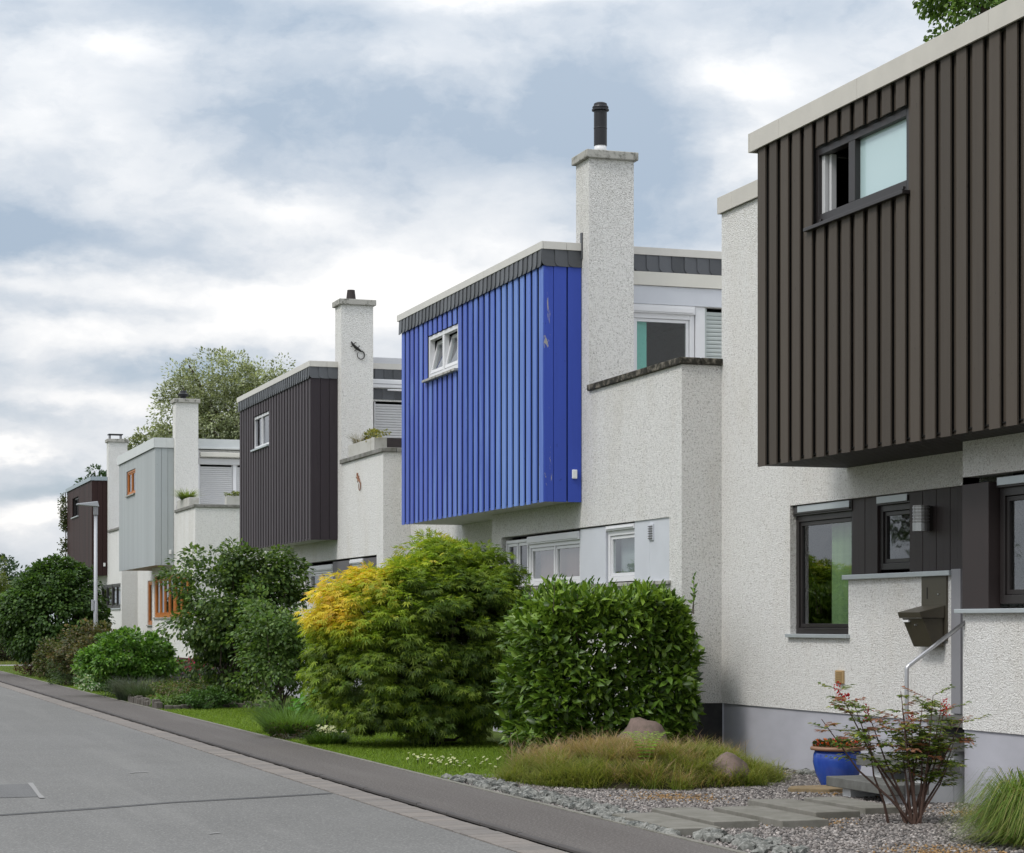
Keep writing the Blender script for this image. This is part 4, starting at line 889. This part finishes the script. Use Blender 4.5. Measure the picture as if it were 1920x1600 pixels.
# -- laurel hedge: boxy, large glossy leaves; the 300 nearest leaves stand alone
def laurel():
    base = (9.5, 25.0, 0)
    t = thing('laurel_hedge', 'clipped boxy laurel hedge with glossy leaves at the corner of the blue bayed house', 'hedge', base); b = np.array(base)
    n = 15500; x0, x1, y0, y1, zt = 8.43, 10.54, 24.2, 25.9, 2.06
    f = NR.choice(4, n, p=[.42, .26, .08, .24]); u, v, w = NR.uniform(0, 1, n), NR.uniform(0, 1, n), NR.uniform(0, 1, n) ** 1.7 * .42
    P = np.zeros((n, 3)); O = np.zeros((n, 3))
    k = f == 0; P[k] = np.stack([x0 + u * (x1 - x0), y0 + w, .05 + v * (zt - .05)], 1)[k]; O[k] = (0, -1, 0)
    k = f == 1; P[k] = np.stack([x0 + w, y0 + u * (y1 - y0), .05 + v * (zt - .05)], 1)[k]; O[k] = (-1, 0, 0)
    k = f == 2; P[k] = np.stack([x1 - w, y0 + u * (y1 - y0), .05 + v * (zt - .05)], 1)[k]; O[k] = (1, 0, 0)
    k = f == 3; P[k] = np.stack([x0 + u * (x1 - x0), y0 + v * (y1 - y0), zt - w], 1)[k]; O[k] = (0, 0, 1)
    # round the corners, bulge and lump
    c = np.array([(x0 + x1) / 2, (y0 + y1) / 2, zt * .5]); h = np.array([(x1 - x0) / 2, (y1 - y0) / 2, zt / 2])
    q = (P - c) / h; e = np.abs(q[:, 0]) ** 4 * np.abs(q[:, 2].clip(0)) ** 4 + np.abs(q[:, 1]) ** 4 * np.abs(q[:, 0]) ** 4 * .9 + np.abs(q[:, 0]) ** 4 * np.abs(q[:, 2].clip(-1, 0)) ** 4 * 1.2
    P = c + (P - c) * (1 - .13 * e[:, None]); lump = np.sin(P[:, 0] * 5 + 1) * np.sin(P[:, 2] * 4.3 + P[:, 1] * 3) * .11 + np.sin(P[:, 0] * 11 + P[:, 2] * 9) * .05 + NR.normal(0, .03, n); P += O * lump[:, None]
    low = (P[:, 2] < .35)[:, None]; P += np.where(low, -O * .12 * (P[:, 2:3] < .25), 0)
    A = nrm(O * .75 + np.array([0, 0, .25]) + NR.normal(0, .62, (n, 3))); N = nrm(np.array([0, 0, .8]) + O * .6 + NR.normal(0, .4, (n, 3)))
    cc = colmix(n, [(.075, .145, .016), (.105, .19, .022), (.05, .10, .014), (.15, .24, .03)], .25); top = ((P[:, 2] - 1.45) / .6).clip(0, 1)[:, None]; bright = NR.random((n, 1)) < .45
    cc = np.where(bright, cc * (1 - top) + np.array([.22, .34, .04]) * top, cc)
    L = NR.uniform(.10, .185, n)
    # shoots sticking out of the top
    sh = MB(); SP = []; SA = []
    for i in range(64):
        x, y = NR.uniform(x0 + .1, x1 - .05), NR.uniform(y0 + .05, y1 - .1); hh = NR.uniform(.08, .3); lx, ly = NR.uniform(-.06, .06, 2)
        sh.tube([(x, y, zt - .2), (x + lx, y + ly, zt - .04 + hh)], [.006, .003], 5)
        for j in range(9):
            z = j / 8; a = j * 2.4; SP.append((x + lx * z, y + ly * z, zt - .1 + (hh + .06) * z)); SA.append((math.cos(a), math.sin(a), .6 + z * 1.2))
    SP, SA = np.array(SP), nrm(np.array(SA))
    P2 = np.concatenate([P, SP]); A2 = np.concatenate([A, SA]); N2 = np.concatenate([N, np.cross(SA, np.roll(SA, 1, 1))]); L2 = np.concatenate([L, NR.uniform(.05, .085, len(SP))]); C2 = np.concatenate([cc, colmix(len(SP), [(.15, .27, .04), (.1, .2, .03)], .15)])
    # side sprays
    order = np.where((f == 0) & (w < .05) & (P[:, 2] > .2))[0][:296]; rest = np.ones(len(P2), bool); rest[order] = False
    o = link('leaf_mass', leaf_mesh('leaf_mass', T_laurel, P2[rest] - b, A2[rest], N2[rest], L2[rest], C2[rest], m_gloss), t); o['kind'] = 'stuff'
    one = raw_mesh('leaf', T_laurel[0], np.array(T_laurel[1]), None, leafobj('laurel_leaf', (.055, .12, .014), (.13, .22, .03), .18, .34))
    for i in order:
        a = Vector(A2[i]); s_ = a.cross(Vector(N2[i])).normalized(); n_ = s_.cross(a)
        m_ = Matrix(((s_.x, a.x, n_.x), (s_.y, a.y, n_.y), (s_.z, a.z, n_.z))); ob = bpy.data.objects.new('leaf', one); COL.objects.link(ob); ob.parent = t
        ob.location = Vector(P2[i] - b); ob.rotation_euler = m_.to_euler(); ob.scale = (L2[i],) * 3
    for i in range(60):
        e = P[NR.integers(len(P))]; a = np.array([NR.uniform(9.0, 10.1), NR.uniform(24.6, 25.5), 0]); sh.tube([a, a * .4 + e * .6 + (0, 0, .1), e], [.018, .012, .005], 6)
    sh.build('stems', m_bark, t)
laurel()
# -- golden maple
def maplecol(P, c):
    g_ = (1.0 - ((P[:, 0] - 6.8) / 1.35)).clip(0, 1) + ((P[:, 2] - 2.2) / .8).clip(0, 1) * (1.1 - (P[:, 0] - 6.9) / 3.4).clip(.25, 1) * .85
    hi = ((P[:, 2] - 1.2) / .7).clip(.12, 1); nz = np.sin(P[:, 0] * 7 + P[:, 2] * 5) * .10 + .05 + NR.normal(0, .13, len(P))
    g_ = ((g_ * hi + nz) * 1.25 - .08).clip(0, 1)[:, None]
    ylw = colmix(len(P), [(.66, .54, .04), (.74, .60, .07), (.52, .52, .05), (.70, .46, .06)], .12)
    lime = colmix(len(P), [(.24, .36, .03), (.34, .45, .04)], .12)
    k = (g_ * 2).clip(0, 1); c = c * (1 - k) + lime * k; k = (g_ * 2 - 1).clip(0, 1); return c * (1 - k) + ylw * k
mp = dict(T=T_palm, cols=[(.085, .15, .022), (.12, .19, .026), (.06, .11, .018), (.19, .26, .035)], mat=m_leaf)
plant('maple_shrub', 'large spreading maple with yellow leaves on its left and green on its right', 'shrub', (8.5, 29.3, 0), (8.38, 29.3, 1.38), (1.66, 1.25, 1.42), 560, 72, .25, .092, seed=5, droop=.55, stems=6, stem_r=.05, shell=(.6, 1.0), colfn=maplecol, lump=.06, flat=.45, up=.9, zcut=-.93, extra=[((8.98, 29.5, 1.72), (.98, .95, 1.30), 190)], **mp)
# -- dark loose shrub in front of the purplish bay
plant('lilac_shrub', 'tall loose dark green shrub in front of the purplish black bay', 'shrub', (8.45, 44.2, 0), (8.7, 44.2, 2.0), (1.32, 1.2, 1.75), 190, 120, .34, .095, T_oval, [(.065, .12, .024), (.09, .155, .03), (.045, .09, .02), (.14, .21, .04)], m_leaf, 12, stems=9, stem_r=.04, shell=(.25, 1.0), lump=.17, droop=.5)
plant('lilac_shrub', 'small mid green bush tucked between the tall dark shrub and the golden maple', 'shrub', (8.7, 40.4, 0), (8.7, 40.6, 1.2), (.75, .9, 1.15), 90, 80, .30, .085, T_oval, [(.065, .125, .028), (.10, .18, .035), (.13, .20, .05)], m_leaf, 13, stems=6, stem_r=.02, shell=(.15, 1.0), lump=.22)
plant('evergreen_bush', 'dark whorled bush showing above the golden maple by the house wall', 'shrub', (9.9, 37.0, 0), (9.9, 37.0, 1.75), (.55, .7, .95), 70, 60, .2, .09, T_laurel, [(.03, .075, .02), (.045, .1, .03)], m_gloss, 14, stems=4, stem_r=.025)
# -- big leaved plant (leaves one by one)
def bigleaf():
    base = (7.95, 33.4, 0); t = thing('hydrangea_bush', 'low bush of large fresh green leaves left of the golden maple', 'shrub', base)
    one = raw_mesh('leaf', np.array([[0, 0, 0], [-.30, .2, .05], [-.40, .5, .07], [-.25, .8, .02], [0, 1.05, -.15], [.25, .8, .02], [.40, .5, .07], [.30, .2, .05], [0, .5, 0]]), np.array([(i, 8, i + 1) if i < 7 else (7, 8, 0) for i in range(8)]), None, leafobj('broad_leaf', (.07, .20, .02), (.12, .28, .035), .3, .4))
    q = MB()
    for i in range(190):
        d = Vector(nrm(NR.normal(size=3))); d.z = abs(d.z) * .9 + .05; r = NR.uniform(.65, 1); p = Vector((d.x * .5 * r, d.y * .5 * r, .2 + d.z * .62 * r))
        a = (Vector((d.x, d.y, -.25)) + Vector(NR.normal(0, .3, 3))).normalized(); n_ = (Vector((0, 0, 1)) + d * .5 + Vector(NR.normal(0, .2, 3))); s_ = a.cross(n_).normalized(); n_ = s_.cross(a)
        ob = bpy.data.objects.new('leaf', one); COL.objects.link(ob); ob.parent = t; ob.location = p
        ob.rotation_euler = Matrix(((s_.x, a.x, n_.x), (s_.y, a.y, n_.y), (s_.z, a.z, n_.z))).to_euler(); ob.scale = (NR.uniform(.13, .21),) * 3
        if i % 8 == 0: q.tube([Vector(base), Vector(base) + p * .6 + Vector((0, 0, .05)), Vector(base) + p], [.01, .008, .004], 5)
    q.build('stems', m_bark, t)
bigleaf()
# -- low perennials along the bed
def tuftplant(name, label, cat, x, y, r, h, n, w, cols, lean=.5, tips=None, group=None, z=0.0):
    t = thing(name, label, cat, (x, y, z), group); rr = r * np.sqrt(NR.random(n)); a = NR.uniform(0, 6.28, n)
    D = np.stack([np.cos(a), np.sin(a), np.zeros(n)], 1); P = np.array([x, y, z]) + D * rr[:, None]; P[:, 2] = z - .005
    blades('foliage', P, h, w, lean, cols, m_grass, t, (x, y, z), tips=tips, dirs=nrm(D + NR.normal(0, .4, (n, 3)) * (1, 1, 0) + 1e-6), curl=1.2); return t
tuftplant('grass_tuft', 'bright green upright grass tuft at the pavement edge before the big leaved bush', 'grass tuft', 7.05, 31.8, .30, .42, 1500, .012, [(.07, .14, .02), (.10, .19, .03), (.05, .10, .03)], .45, [(.14, .24, .05)])
tuftplant('grass_tuft', 'taller loose green clump just behind the bright pavement edge tuft', 'grass tuft', 7.35, 33.3, .38, .55, 1300, .013, [(.06, .13, .02), (.08, .16, .03)], .5, [(.12, .2, .05)])
tuftplant('grass_tuft', 'small low tuft right of the bright pavement edge tuft', 'grass tuft', 7.15, 29.9, .26, .24, 900, .012, [(.06, .12, .02), (.09, .16, .03)], .7)
plant('creeping_shrub', 'small dark creeping shrub at the foot of the pavement edge tuft', 'shrub', (6.95, 31.3, 0), (6.95, 31.3, .08), (.28, .4, .16), 26, 50, .1, .035, T_small, [(.035, .05, .015), (.06, .06, .02), (.07, .04, .02)], m_leaf, 31, stems=3, stem_r=.008)
fernt = thing('fern', 'bright yellow green fern in front of the pinkish boulder', 'fern', (8.62, 21.35, .27))
fb = np.array([8.62, 21.35, .27])
for i in range(13):
    a = i / 13 * 6.28 + .2; d = np.array([math.cos(a), math.sin(a), 0]); s_ = np.array([-d[1], d[0], 0]); FP = []; FA = []; FL = []
    for j in range(16):
        u = j / 15; p = d * .30 * u + np.array([0, 0, .30 * math.sin(u * 2.1)])
        for k in (-1, 1): FP.append(p); FA.append(s_ * k + d * .5); FL.append(.085 * (1 - u * .8))
    FP, FA, FL = map(np.array, (FP, FA, FL))
    link('frond', leaf_mesh('frond', T_small, FP, FA, np.tile([0, 0, 1.0], (len(FP), 1)) + NR.normal(0, .15, (len(FP), 3)), FL, colmix(len(FP), [(.30, .46, .06), (.22, .38, .05)], .1), m_leaf), fernt)
plant('green_shrub', 'rounded light green shrub in front of the street lamp', 'shrub', (7.35, 51.0, 0), (7.4, 51.0, .92), (1.05, .95, .66), 130, 95, .22, .095, T_oval, [(.085, .19, .025), (.12, .25, .035), (.06, .14, .02), (.16, .28, .05)], m_leaf, 21, stems=7, stem_r=.02, shell=(.45, 1.0), lump=.10)
plant('green_shrub', 'low dark mound of leaves left of the stone edging at the pavement', 'shrub', (6.95, 49.4, 0), (6.95, 49.4, .15), (.28, .5, .32), 30, 70, .14, .05, T_small, [(.03, .055, .02), (.045, .075, .025)], m_leaf, 22, stems=3, stem_r=.01)
tuftplant('lavender_clump', 'grey green lavender clump above the stone edging', 'lavender', 7.1, 47.9, .42, .52, 1700, .012, [(.06, .09, .05), (.08, .11, .065), (.05, .08, .04)], .3, [(.12, .13, .12)])
tuftplant('lavender_clump', 'second grey green lavender clump nearer the corner of the edging', 'lavender', 7.12, 46.6, .32, .40, 1100, .012, [(.05, .085, .035), (.07, .10, .05)], .35)
plant('heather_cushion', 'wide cushion of yellow green and rosy perennials behind the stone edging', 'flowers', (7.6, 45.2, 0), (7.65, 45.3, .22), (.7, 1.3, .26), 90, 90, .15, .05, T_small, [(.09, .15, .03), (.13, .18, .045), (.2, .15, .1), (.07, .12, .02)], m_leaf, 23, stems=6, stem_r=.008)
plant('leafy_ground_plant', 'light green rosettes spilling over the corner of the stone edging', 'ground plant', (7.05, 43.6, 0), (7.15, 43.6, .12), (.3, .55, .14), 30, 60, .12, .07, T_laurel, [(.13, .22, .05), (.17, .26, .08)], m_leaf, 24, stems=3, stem_r=.008)
plant('leafy_ground_plant', 'green cushion at the foot of the tall dark shrub', 'ground plant', (7.75, 42.9, 0), (7.8, 43.0, .18), (.55, .5, .24), 40, 70, .14, .06, T_oval, [(.055, .12, .025), (.08, .16, .035)], m_leaf, 25, stems=3, stem_r=.008)
pf = plant('pink_flowers', 'crimson pink flower spikes by the slatted bench behind the bed', 'flowers', (8.85, 51.5, 0), (8.85, 51.5, .45), (.38, .4, .38), 26, 60, .12, .05, T_small, [(.05, .11, .03), (.07, .13, .04)], m_leaf, 26, stems=5, stem_r=.008)
n = 500; P = np.array([8.85, 51.4, .72]) + NR.normal(0, 1, (n, 3)) * (.26, .2, .09)
link('blossom', leaf_mesh('blossom', T_small, P - np.array([8.85, 51.5, 0]), NR.normal(size=(n, 3)), NR.normal(size=(n, 3)), .05, colmix(n, [(.5, .02, .10), (.62, .05, .18)], .15), m_petal), pf)
plant('olive_shrub', 'olive brown tinged shrub with pale flower tops left of the light green shrub', 'shrub', (7.65, 59.5, 0), (7.7, 59.5, .88), (.85, .95, .82), 95, 80, .22, .085, T_oval, [(.09, .10, .035), (.13, .12, .045), (.06, .08, .025), (.16, .12, .06)], m_leaf, 27, stems=6, stem_r=.02)
plant('olive_shrub', 'lower olive shrub at the far left of the flower beds', 'shrub', (7.65, 68.0, 0), (7.7, 68, .62), (.85, 1.0, .6), 80, 70, .22, .085, T_oval, [(.07, .10, .03), (.10, .12, .035), (.12, .10, .05)], m_leaf, 28, stems=5, stem_r=.02)
plant('green_shrub', 'small grey green bush between the olive shrubs and the pavement', 'shrub', (7.05, 60.5, 0), (7.05, 60.5, .42), (.5, .9, .42), 60, 80, .16, .05, T_small, [(.06, .10, .035), (.075, .12, .045)], m_leaf, 29, stems=4, stem_r=.01)
plant('red_leaved_bush', 'little dark red leaved bush at the end of the flower beds', 'shrub', (7.35, 73.5, 0), (7.35, 73.5, .32), (.42, .6, .28), 30, 60, .15, .06, T_small, [(.12, .03, .03), (.09, .05, .03)], m_leaf, 30, stems=4, stem_r=.01)
plant('white_edged_plant', 'low plant with white edged leaves under the light green shrub', 'ground plant', (7.05, 55.5, 0), (7.1, 55.5, .2), (.38, 1.2, .26), 50, 45, .14, .07, T_oval, [(.10, .22, .05), (.5, .55, .42), (.07, .16, .03)], m_leaf, 33, stems=4, stem_r=.008)
# -- big round bush and far trees
plant('round_bush', 'big round dark green bush at the far end of the street', 'shrub', (8.05, 72.0, 0), (7.9, 72.0, 1.95), (1.62, 1.7, 1.82), 330, 110, .36, .13, T_oval, [(.06, .12, .024), (.085, .155, .03), (.04, .085, .02)], m_leaf, 40, stems=6, stem_r=.07, shell=(.65, 1.0), lump=.045, droop=.6, zcut=-.8)
plant('hedge_tree', 'yellow green tree at the left end of the street', 'tree', (8.6, 104, 0), (8.5, 104, 2.3), (1.5, 2.0, 1.9), 120, 90, .5, .17, T_oval, [(.10, .14, .03), (.14, .17, .04)], m_leaf, 41, stem_r=.1, trunk=True)
plant('hedge_tree', 'dark tree rising behind the yellow green one at the left end', 'tree', (9.6, 122, 0), (9.6, 122, 3.0), (2.2, 2.0, 2.6), 120, 90, .6, .2, T_small, [(.03, .06, .025), (.04, .08, .03)], m_leaf, 42, stem_r=.12, trunk=True)
plant('end_hedge', 'brownish green hedge under the trees at the left end', 'hedge', (8.9, 97, 0), (9.2, 97, .75), (2.4, .8, .8), 140, 80, .4, .12, T_small, [(.05, .06, .02), (.07, .075, .025), (.035, .05, .02)], m_leaf, 43, stems=8, stem_r=.04, shell=(.5, 1.0))
tw = dict(T=T_small, mat=m_leaf)
plant('willow_tree', 'large silvery green willow rising behind the purplish bayed house', 'tree', (21.5, 108, 0), (21.2, 108, 11.9), (4.0, 3.2, 3.3), 520, 95, .55, .16, seed=50, cols=[(.22, .25, .14), (.30, .33, .20), (.15, .18, .09), (.42, .45, .33)], stem_r=.3, trunk=True, shell=(.3, 1.0), lump=.10, flat=1.0, **tw)
plant('willow_tree', 'lower left shoulder of grey green willow behind the pale bayed house', 'tree', (17.6, 110, 0), (17.4, 110, 9.6), (2.0, 1.8, 2.0), 120, 100, .5, .2, seed=51, cols=[(.22, .25, .14), (.30, .33, .20), (.15, .18, .09)], stem_r=.18, trunk=True, shell=(.35, 1.0), **tw)
plant('garden_tree', 'dark green tree top above the farthest red brown bay', 'tree', (13.2, 97, 0), (13.1, 97, 7.2), (1.3, 1.2, 1.4), 90, 90, .36, .16, seed=52, cols=[(.03, .07, .025), (.045, .09, .03)], stem_r=.14, trunk=True, shell=(.4, 1.0), **tw)
plant('broadleaf_tree', 'tree crown rising behind the roof of the nearest house', 'tree', (24.8, 40.0, 0), (24.75, 40.0, 16.2), (2.5, 2.2, 2.8), 230, 110, .42, .11, T_oval, [(.11, .19, .04), (.17, .26, .06), (.07, .13, .03)], m_leaf, 53, stem_r=.22, trunk=True, shell=(.45, 1.0), lump=.12)
# climber at the far end of the last bay
def climber():
    t = thing('climbing_plant', 'thin climber hanging at the far edge of the red brown bay', 'climbing plant', (XB, 87.0, 0)); b = np.array((XB, 87.0, 0)); z = NR.uniform(4.3, 7.0, 26); P = np.repeat(np.stack([XB - .02 + NR.uniform(-.12, .05, 26), 87.05 + NR.uniform(-.05, .1, 26), z], 1), 40, 0) + NR.normal(0, .09, (1040, 3))
    link('foliage', leaf_mesh('foliage', T_oval, P - b, NR.normal(size=P.shape) + (0, 0, -.6), NR.normal(size=P.shape), .09, colmix(len(P), [(.06, .09, .03), (.1, .11, .04)], .2), m_leaf), t)
    MB().tube([(XB + .02, 87.1, 0), (XB - .01, 87.08, 3), (XB - .04, 87.1, 7)], .018).build('stems', m_bark, t)
climber()
# -- nandina by the steps
def nandina():
    base = (9.15, 16.5, 0); t = thing('nandina_shrub', 'airy upright shrub with reddish tips and red blossoms before the entrance steps', 'shrub', base); b = np.array(base)
    q = MB(); P, A, N, C, L = [], [], [], [], []; r_ = np.random.default_rng(4); FPs = []
    tips = [(-.56, .30, 1.17, 1), (-.46, .2, 1.05, 0), (-.30, .25, .98, 1), (-.15, -.1, 1.02, 0), (.0, .2, 1.15, 0), (.05, .1, .90, 1), (.15, -.1, 1.12, 0), (.22, .2, 1.06, 0), (.32, .0, 1.03, 1), (.40, .2, 1.0, 0), (.45, -.1, .93, 0), (-.42, .0, .82, 0), (.1, .0, .75, 0), (.28, .1, .78, 0), (-.05, .1, .72, 0), (.48, .1, .72, 0), (.2, .05, .62, 0), (.38, -.05, .62, 0), (-.82, .1, .92, 0)]
    for i, (dx, dy, z, fl) in enumerate(tips):
        e = b + np.array([dx, dy, z]); a0 = b + np.array([r_.uniform(-.07, .07), r_.uniform(-.05, .05), -.02]);
        if i in (11,): a0 = b + np.array([-.17, .1, -.02])
        m_ = a0 * .5 + e * .5 + np.array([dx * .12, 0, .03]); q.tube([a0, a0 * .75 + e * .25, m_, e], [.014, .011, .008, .003], 6)
        for s_ in range(16):                                    # compound leaves spreading from the upper stem
            k = r_.uniform(.55, 1.0); p0 = a0 * (1 - k) + e * k; an = r_.uniform(0, 6.28); d = np.array([math.cos(an), math.sin(an), r_.uniform(-.1, .5)]); ln = r_.uniform(.10, .24)
            q.tube([p0, p0 + d * ln * .6, p0 + d * ln + (0, 0, -.02)], .0022, 3)
            sd_ = np.array([-d[1], d[0], 0])
            red = r_.random() < (.26 if z > .85 else .08)
            for j in range(9):
                u = .25 + j / 8 * .8; pp = p0 + d * ln * u; sg = 1 if j % 2 else -1
                for k2 in range(2):
                    P.append(pp + sd_ * sg * .015 * k2); A.append(d * .7 + sd_ * sg * r_.uniform(.4, 1.1) + np.array([0, 0, r_.uniform(-.5, .15)])); N.append((r_.uniform(-.3, .3), r_.uniform(-.3, .3), 1)); L.append(r_.uniform(.03, .06))
                    c = np.array([(.34, .17, .11), (.30, .12, .07)][r_.integers(2)]) if red and u > .3 else np.array([(.12, .19, .03), (.18, .25, .045), (.08, .13, .025), (.30, .32, .07)][r_.integers(4)]); C.append(c * r_.uniform(.75, 1.25))
        if fl:
            for s_ in range(60): FPs.append(e + np.array([r_.normal(0, .018), r_.normal(0, .018), r_.uniform(-.10, .06)]))
        if fl and i == 0:
            for s_ in range(60): FPs.append(e + np.array([.02 + s_ * .0016, 0, -.08 + s_ * .0006]) + r_.normal(0, .012, 3))
    P, A, N, C, L = map(np.array, (P, A, N, C, L)); link('foliage', leaf_mesh('foliage', T_small, P - b, A, N, L * 1.1, C, m_leaf), t)
    FPs = np.array(FPs); n = len(FPs); link('blossom', leaf_mesh('blossom', T_small, FPs - b, r_.normal(size=(n, 3)), r_.normal(size=(n, 3)), .024, colmix(n, [(.55, .015, .02), (.42, .01, .02)], .15), m_petal), t)
    q.build('stems', m_barkr, t)
nandina()
# -- pot plant
n = 420; a = NR.uniform(0, 6.28, n); r = .24 * np.sqrt(NR.random(n)); P = np.stack([r * np.cos(a), r * np.sin(a), NR.uniform(.43, .50, n)], 1)
pc = np.where(NR.random((n, 1)) < .28, colmix(n, [(.62, .10, .03), (.6, .04, .03), (.7, .25, .08)], .1), colmix(n, [(.03, .06, .02), (.05, .08, .025)], .2))
pp_ = thing('pot_flowers', 'small orange and red flowers growing in the blue pot', 'flowers', (10.40, 20.35, .43)); link('foliage', leaf_mesh('foliage', T_oval, P - (0, 0, .43), np.stack([np.cos(a), np.sin(a), NR.uniform(.2, 1.4, n)], 1), NR.normal(size=(n, 3)) * .4 + (0, 0, 1), .045, pc, m_leaf), pp_)
# -- arching grass at the bottom right corner
gb = (9.36, 14.7, 0); gt = thing('arching_grass', 'large arching green grass clump at the bottom right corner', 'grass clump', gb)
n = 7000; r = .30 * np.sqrt(NR.random(n)); a = NR.uniform(0, 6.28, n); D = np.stack([np.cos(a), np.sin(a), np.zeros(n)], 1); P = np.array(gb) + D * r[:, None]
V = []; F = []; C = []; ts = np.linspace(0, 1, 7)
L = NR.uniform(.5, .95, n); out = NR.uniform(.25, .54, n) * (.5 + r / .22 * .5); hh = L * NR.uniform(.10, .66, n); cc = colmix(n, [(.09, .16, .025), (.15, .23, .035), (.20, .26, .06), (.27, .26, .09)], .2)
side = np.stack([-D[:, 1], D[:, 0], np.zeros(n)], 1)
X_ = out[:, None] * ts[None] ** 1.3; Z_ = hh[:, None] * np.sin(ts[None] * 2.75)
wd = .0045 * (1 - ts ** 2 * .9)
ctr = P[:, None] + D[:, None] * X_[..., None] + np.array([0, 0, 1.0]) * Z_[..., None]
V = np.stack([ctr - side[:, None] * wd[None, :, None], ctr + side[:, None] * wd[None, :, None]], 2).reshape(-1, 3)
F = np.array([(2 * j, 2 * j + 1, 2 * j + 3, 2 * j + 2) for j in range(6)])[None] + np.arange(n)[:, None, None] * 14
link('foliage', raw_mesh('foliage', V - np.array(gb), F.reshape(-1, 4), np.repeat(cc, 14, 0), m_grass), gt)
# -- daisies and white flowers
def flowers(name, label, pts, s, z0):
    c = np.mean(pts, 0); t = thing(name, label, 'flowers', (c[0], c[1], 0)); V = []; F = []
    for (x, y) in pts:
        z = z0 * NR.uniform(.7, 1.3); n0 = len(V); V.append((x, y, z + .004)); k = 8; tl = NR.normal(0, .25, 2)
        for i in range(k): a = i / k * 6.28; dx, dy = math.cos(a) * s, math.sin(a) * s; V.append((x + dx, y + dy, z + dx * tl[0] - dy * .5 + dy * tl[1]))
        F += [(n0, n0 + 1 + i, n0 + 1 + (i + 1) % k) for i in range(k)]
    V = np.array(V) - np.array([c[0], c[1], 0]); link('blossom', raw_mesh('blossom', V, np.array(F), np.tile([.8, .8, .78], (len(V), 1)), m_petal), t)
    q = MB(); [q.tube([(x, y, 0), (x, y, z0)], .0025, 3) for x, y in pts]; q.build('stems', m_grass, t)
flowers('daisies', 'scatter of small white daisies in the grass below the golden maple', np.concatenate([np.stack([NR.normal(7.42, .16, 42), NR.normal(25.0, .8, 42)], 1), np.stack([NR.normal(7.9, .15, 9), NR.normal(24.9, .3, 9)], 1)]), .018, .08)
flowers('white_flowers', 'small patch of white flowers near the bright grass tuft', np.stack([NR.normal(7.42, .10, 46), NR.normal(31.0, .22, 46)], 1), .022, .17)
# -- planters with plants
tp = planter('pale concrete planter with wispy yellow plants on the parapet beside the lizard chimney', 10.66, 10.92, 40.65, 42.75)
plant('planter_plants', 'wispy yellow and green plants in the planter beside the lizard chimney', 'plants', (10.79, 41.7, 5.40), (10.79, 41.3, 5.46), (.12, .75, .13), 22, 50, .08, .05, T_small, [(.22, .22, .04), (.12, .15, .04), (.3, .26, .05)], m_leaf, 60, stems=3, stem_r=.004, zmin=5.38)
tuftplant('planter_grass', 'dry grass stalks at the near end of the planter beside the lizard chimney', 'plants', 10.79, 42.4, .1, .28, 160, .006, [(.2, .17, .1)], .4, z=5.38)
planter('pale concrete planter with spiky plant left of the closed grey shutter', 10.66, 10.95, 61.8, 63.9); planter('short pale concrete planter below the right shutter of the pale bayed house', 11.55, 12.4, 60.72, 60.98)
tuftplant('planter_grass', 'spiky light green plant in the planter left of the closed grey shutter', 'plants', 10.8, 63.0, .16, .40, 420, .02, [(.09, .16, .03), (.14, .2, .04)], .8, [(.25, .3, .08)], z=5.38)
plant('planter_plants', 'yellow green plants in the short planter below the right shutter', 'plants', (11.95, 60.85, 5.40), (11.97, 60.85, 5.44), (.4, .1, .1), 18, 50, .08, .05, T_small, [(.2, .22, .04), (.13, .17, .03)], m_leaf, 61, stems=3, stem_r=.004, zmin=5.38)
# slatted bench behind the bed
bn = thing('slatted_bench', 'dark slatted bench against the wall behind the pink flowers', 'bench', (9.6, 53.5, 0))
for k in range(4): MB().box(8.95, 10.35, 53.5, 53.53, .18 + k * .13, .28 + k * .13).build('slat', m_taupe, bn, .004)
for k in (9.0, 9.65, 10.3): MB().box(k - .03, k + .03, 53.53, 53.57, 0, .7).build('post', m_dark, bn)
MB().box(8.95, 10.35, 53.1, 53.49, .38, .41).build('seat', m_taupe, bn)
# -- far side of the street (seen only in the window panes)
plant('street_hedge', 'long green hedge across the street', 'hedge', (-5.5, 34, 0), (-5.5, 34, 1.0), (1.0, 24, 1.2), 420, 60, .6, .16, T_small, [(.06, .12, .02), (.09, .15, .03)], m_leaf, 70, stems=8, stem_r=.04, shell=(.5, 1.0))
for k, (x, y, h) in enumerate(((-8.5, 30, 5.0), (-9.5, 41, 4.2), (-10, 56, 5.5))):
    plant('street_tree', ['tall loose tree across the street from the nearest house', 'smaller tree in the middle of the far hedge', 'tall tree at the far end of the opposite hedge'][k], 'tree', (x, y, 0), (x, y, h), (2.4, 2.6, 2.0), 130, 70, .5, .18, T_small, [(.07, .12, .025), (.10, .15, .03)], m_leaf, 71 + k, stem_r=.14, trunk=True, shell=(.3, 1.0))
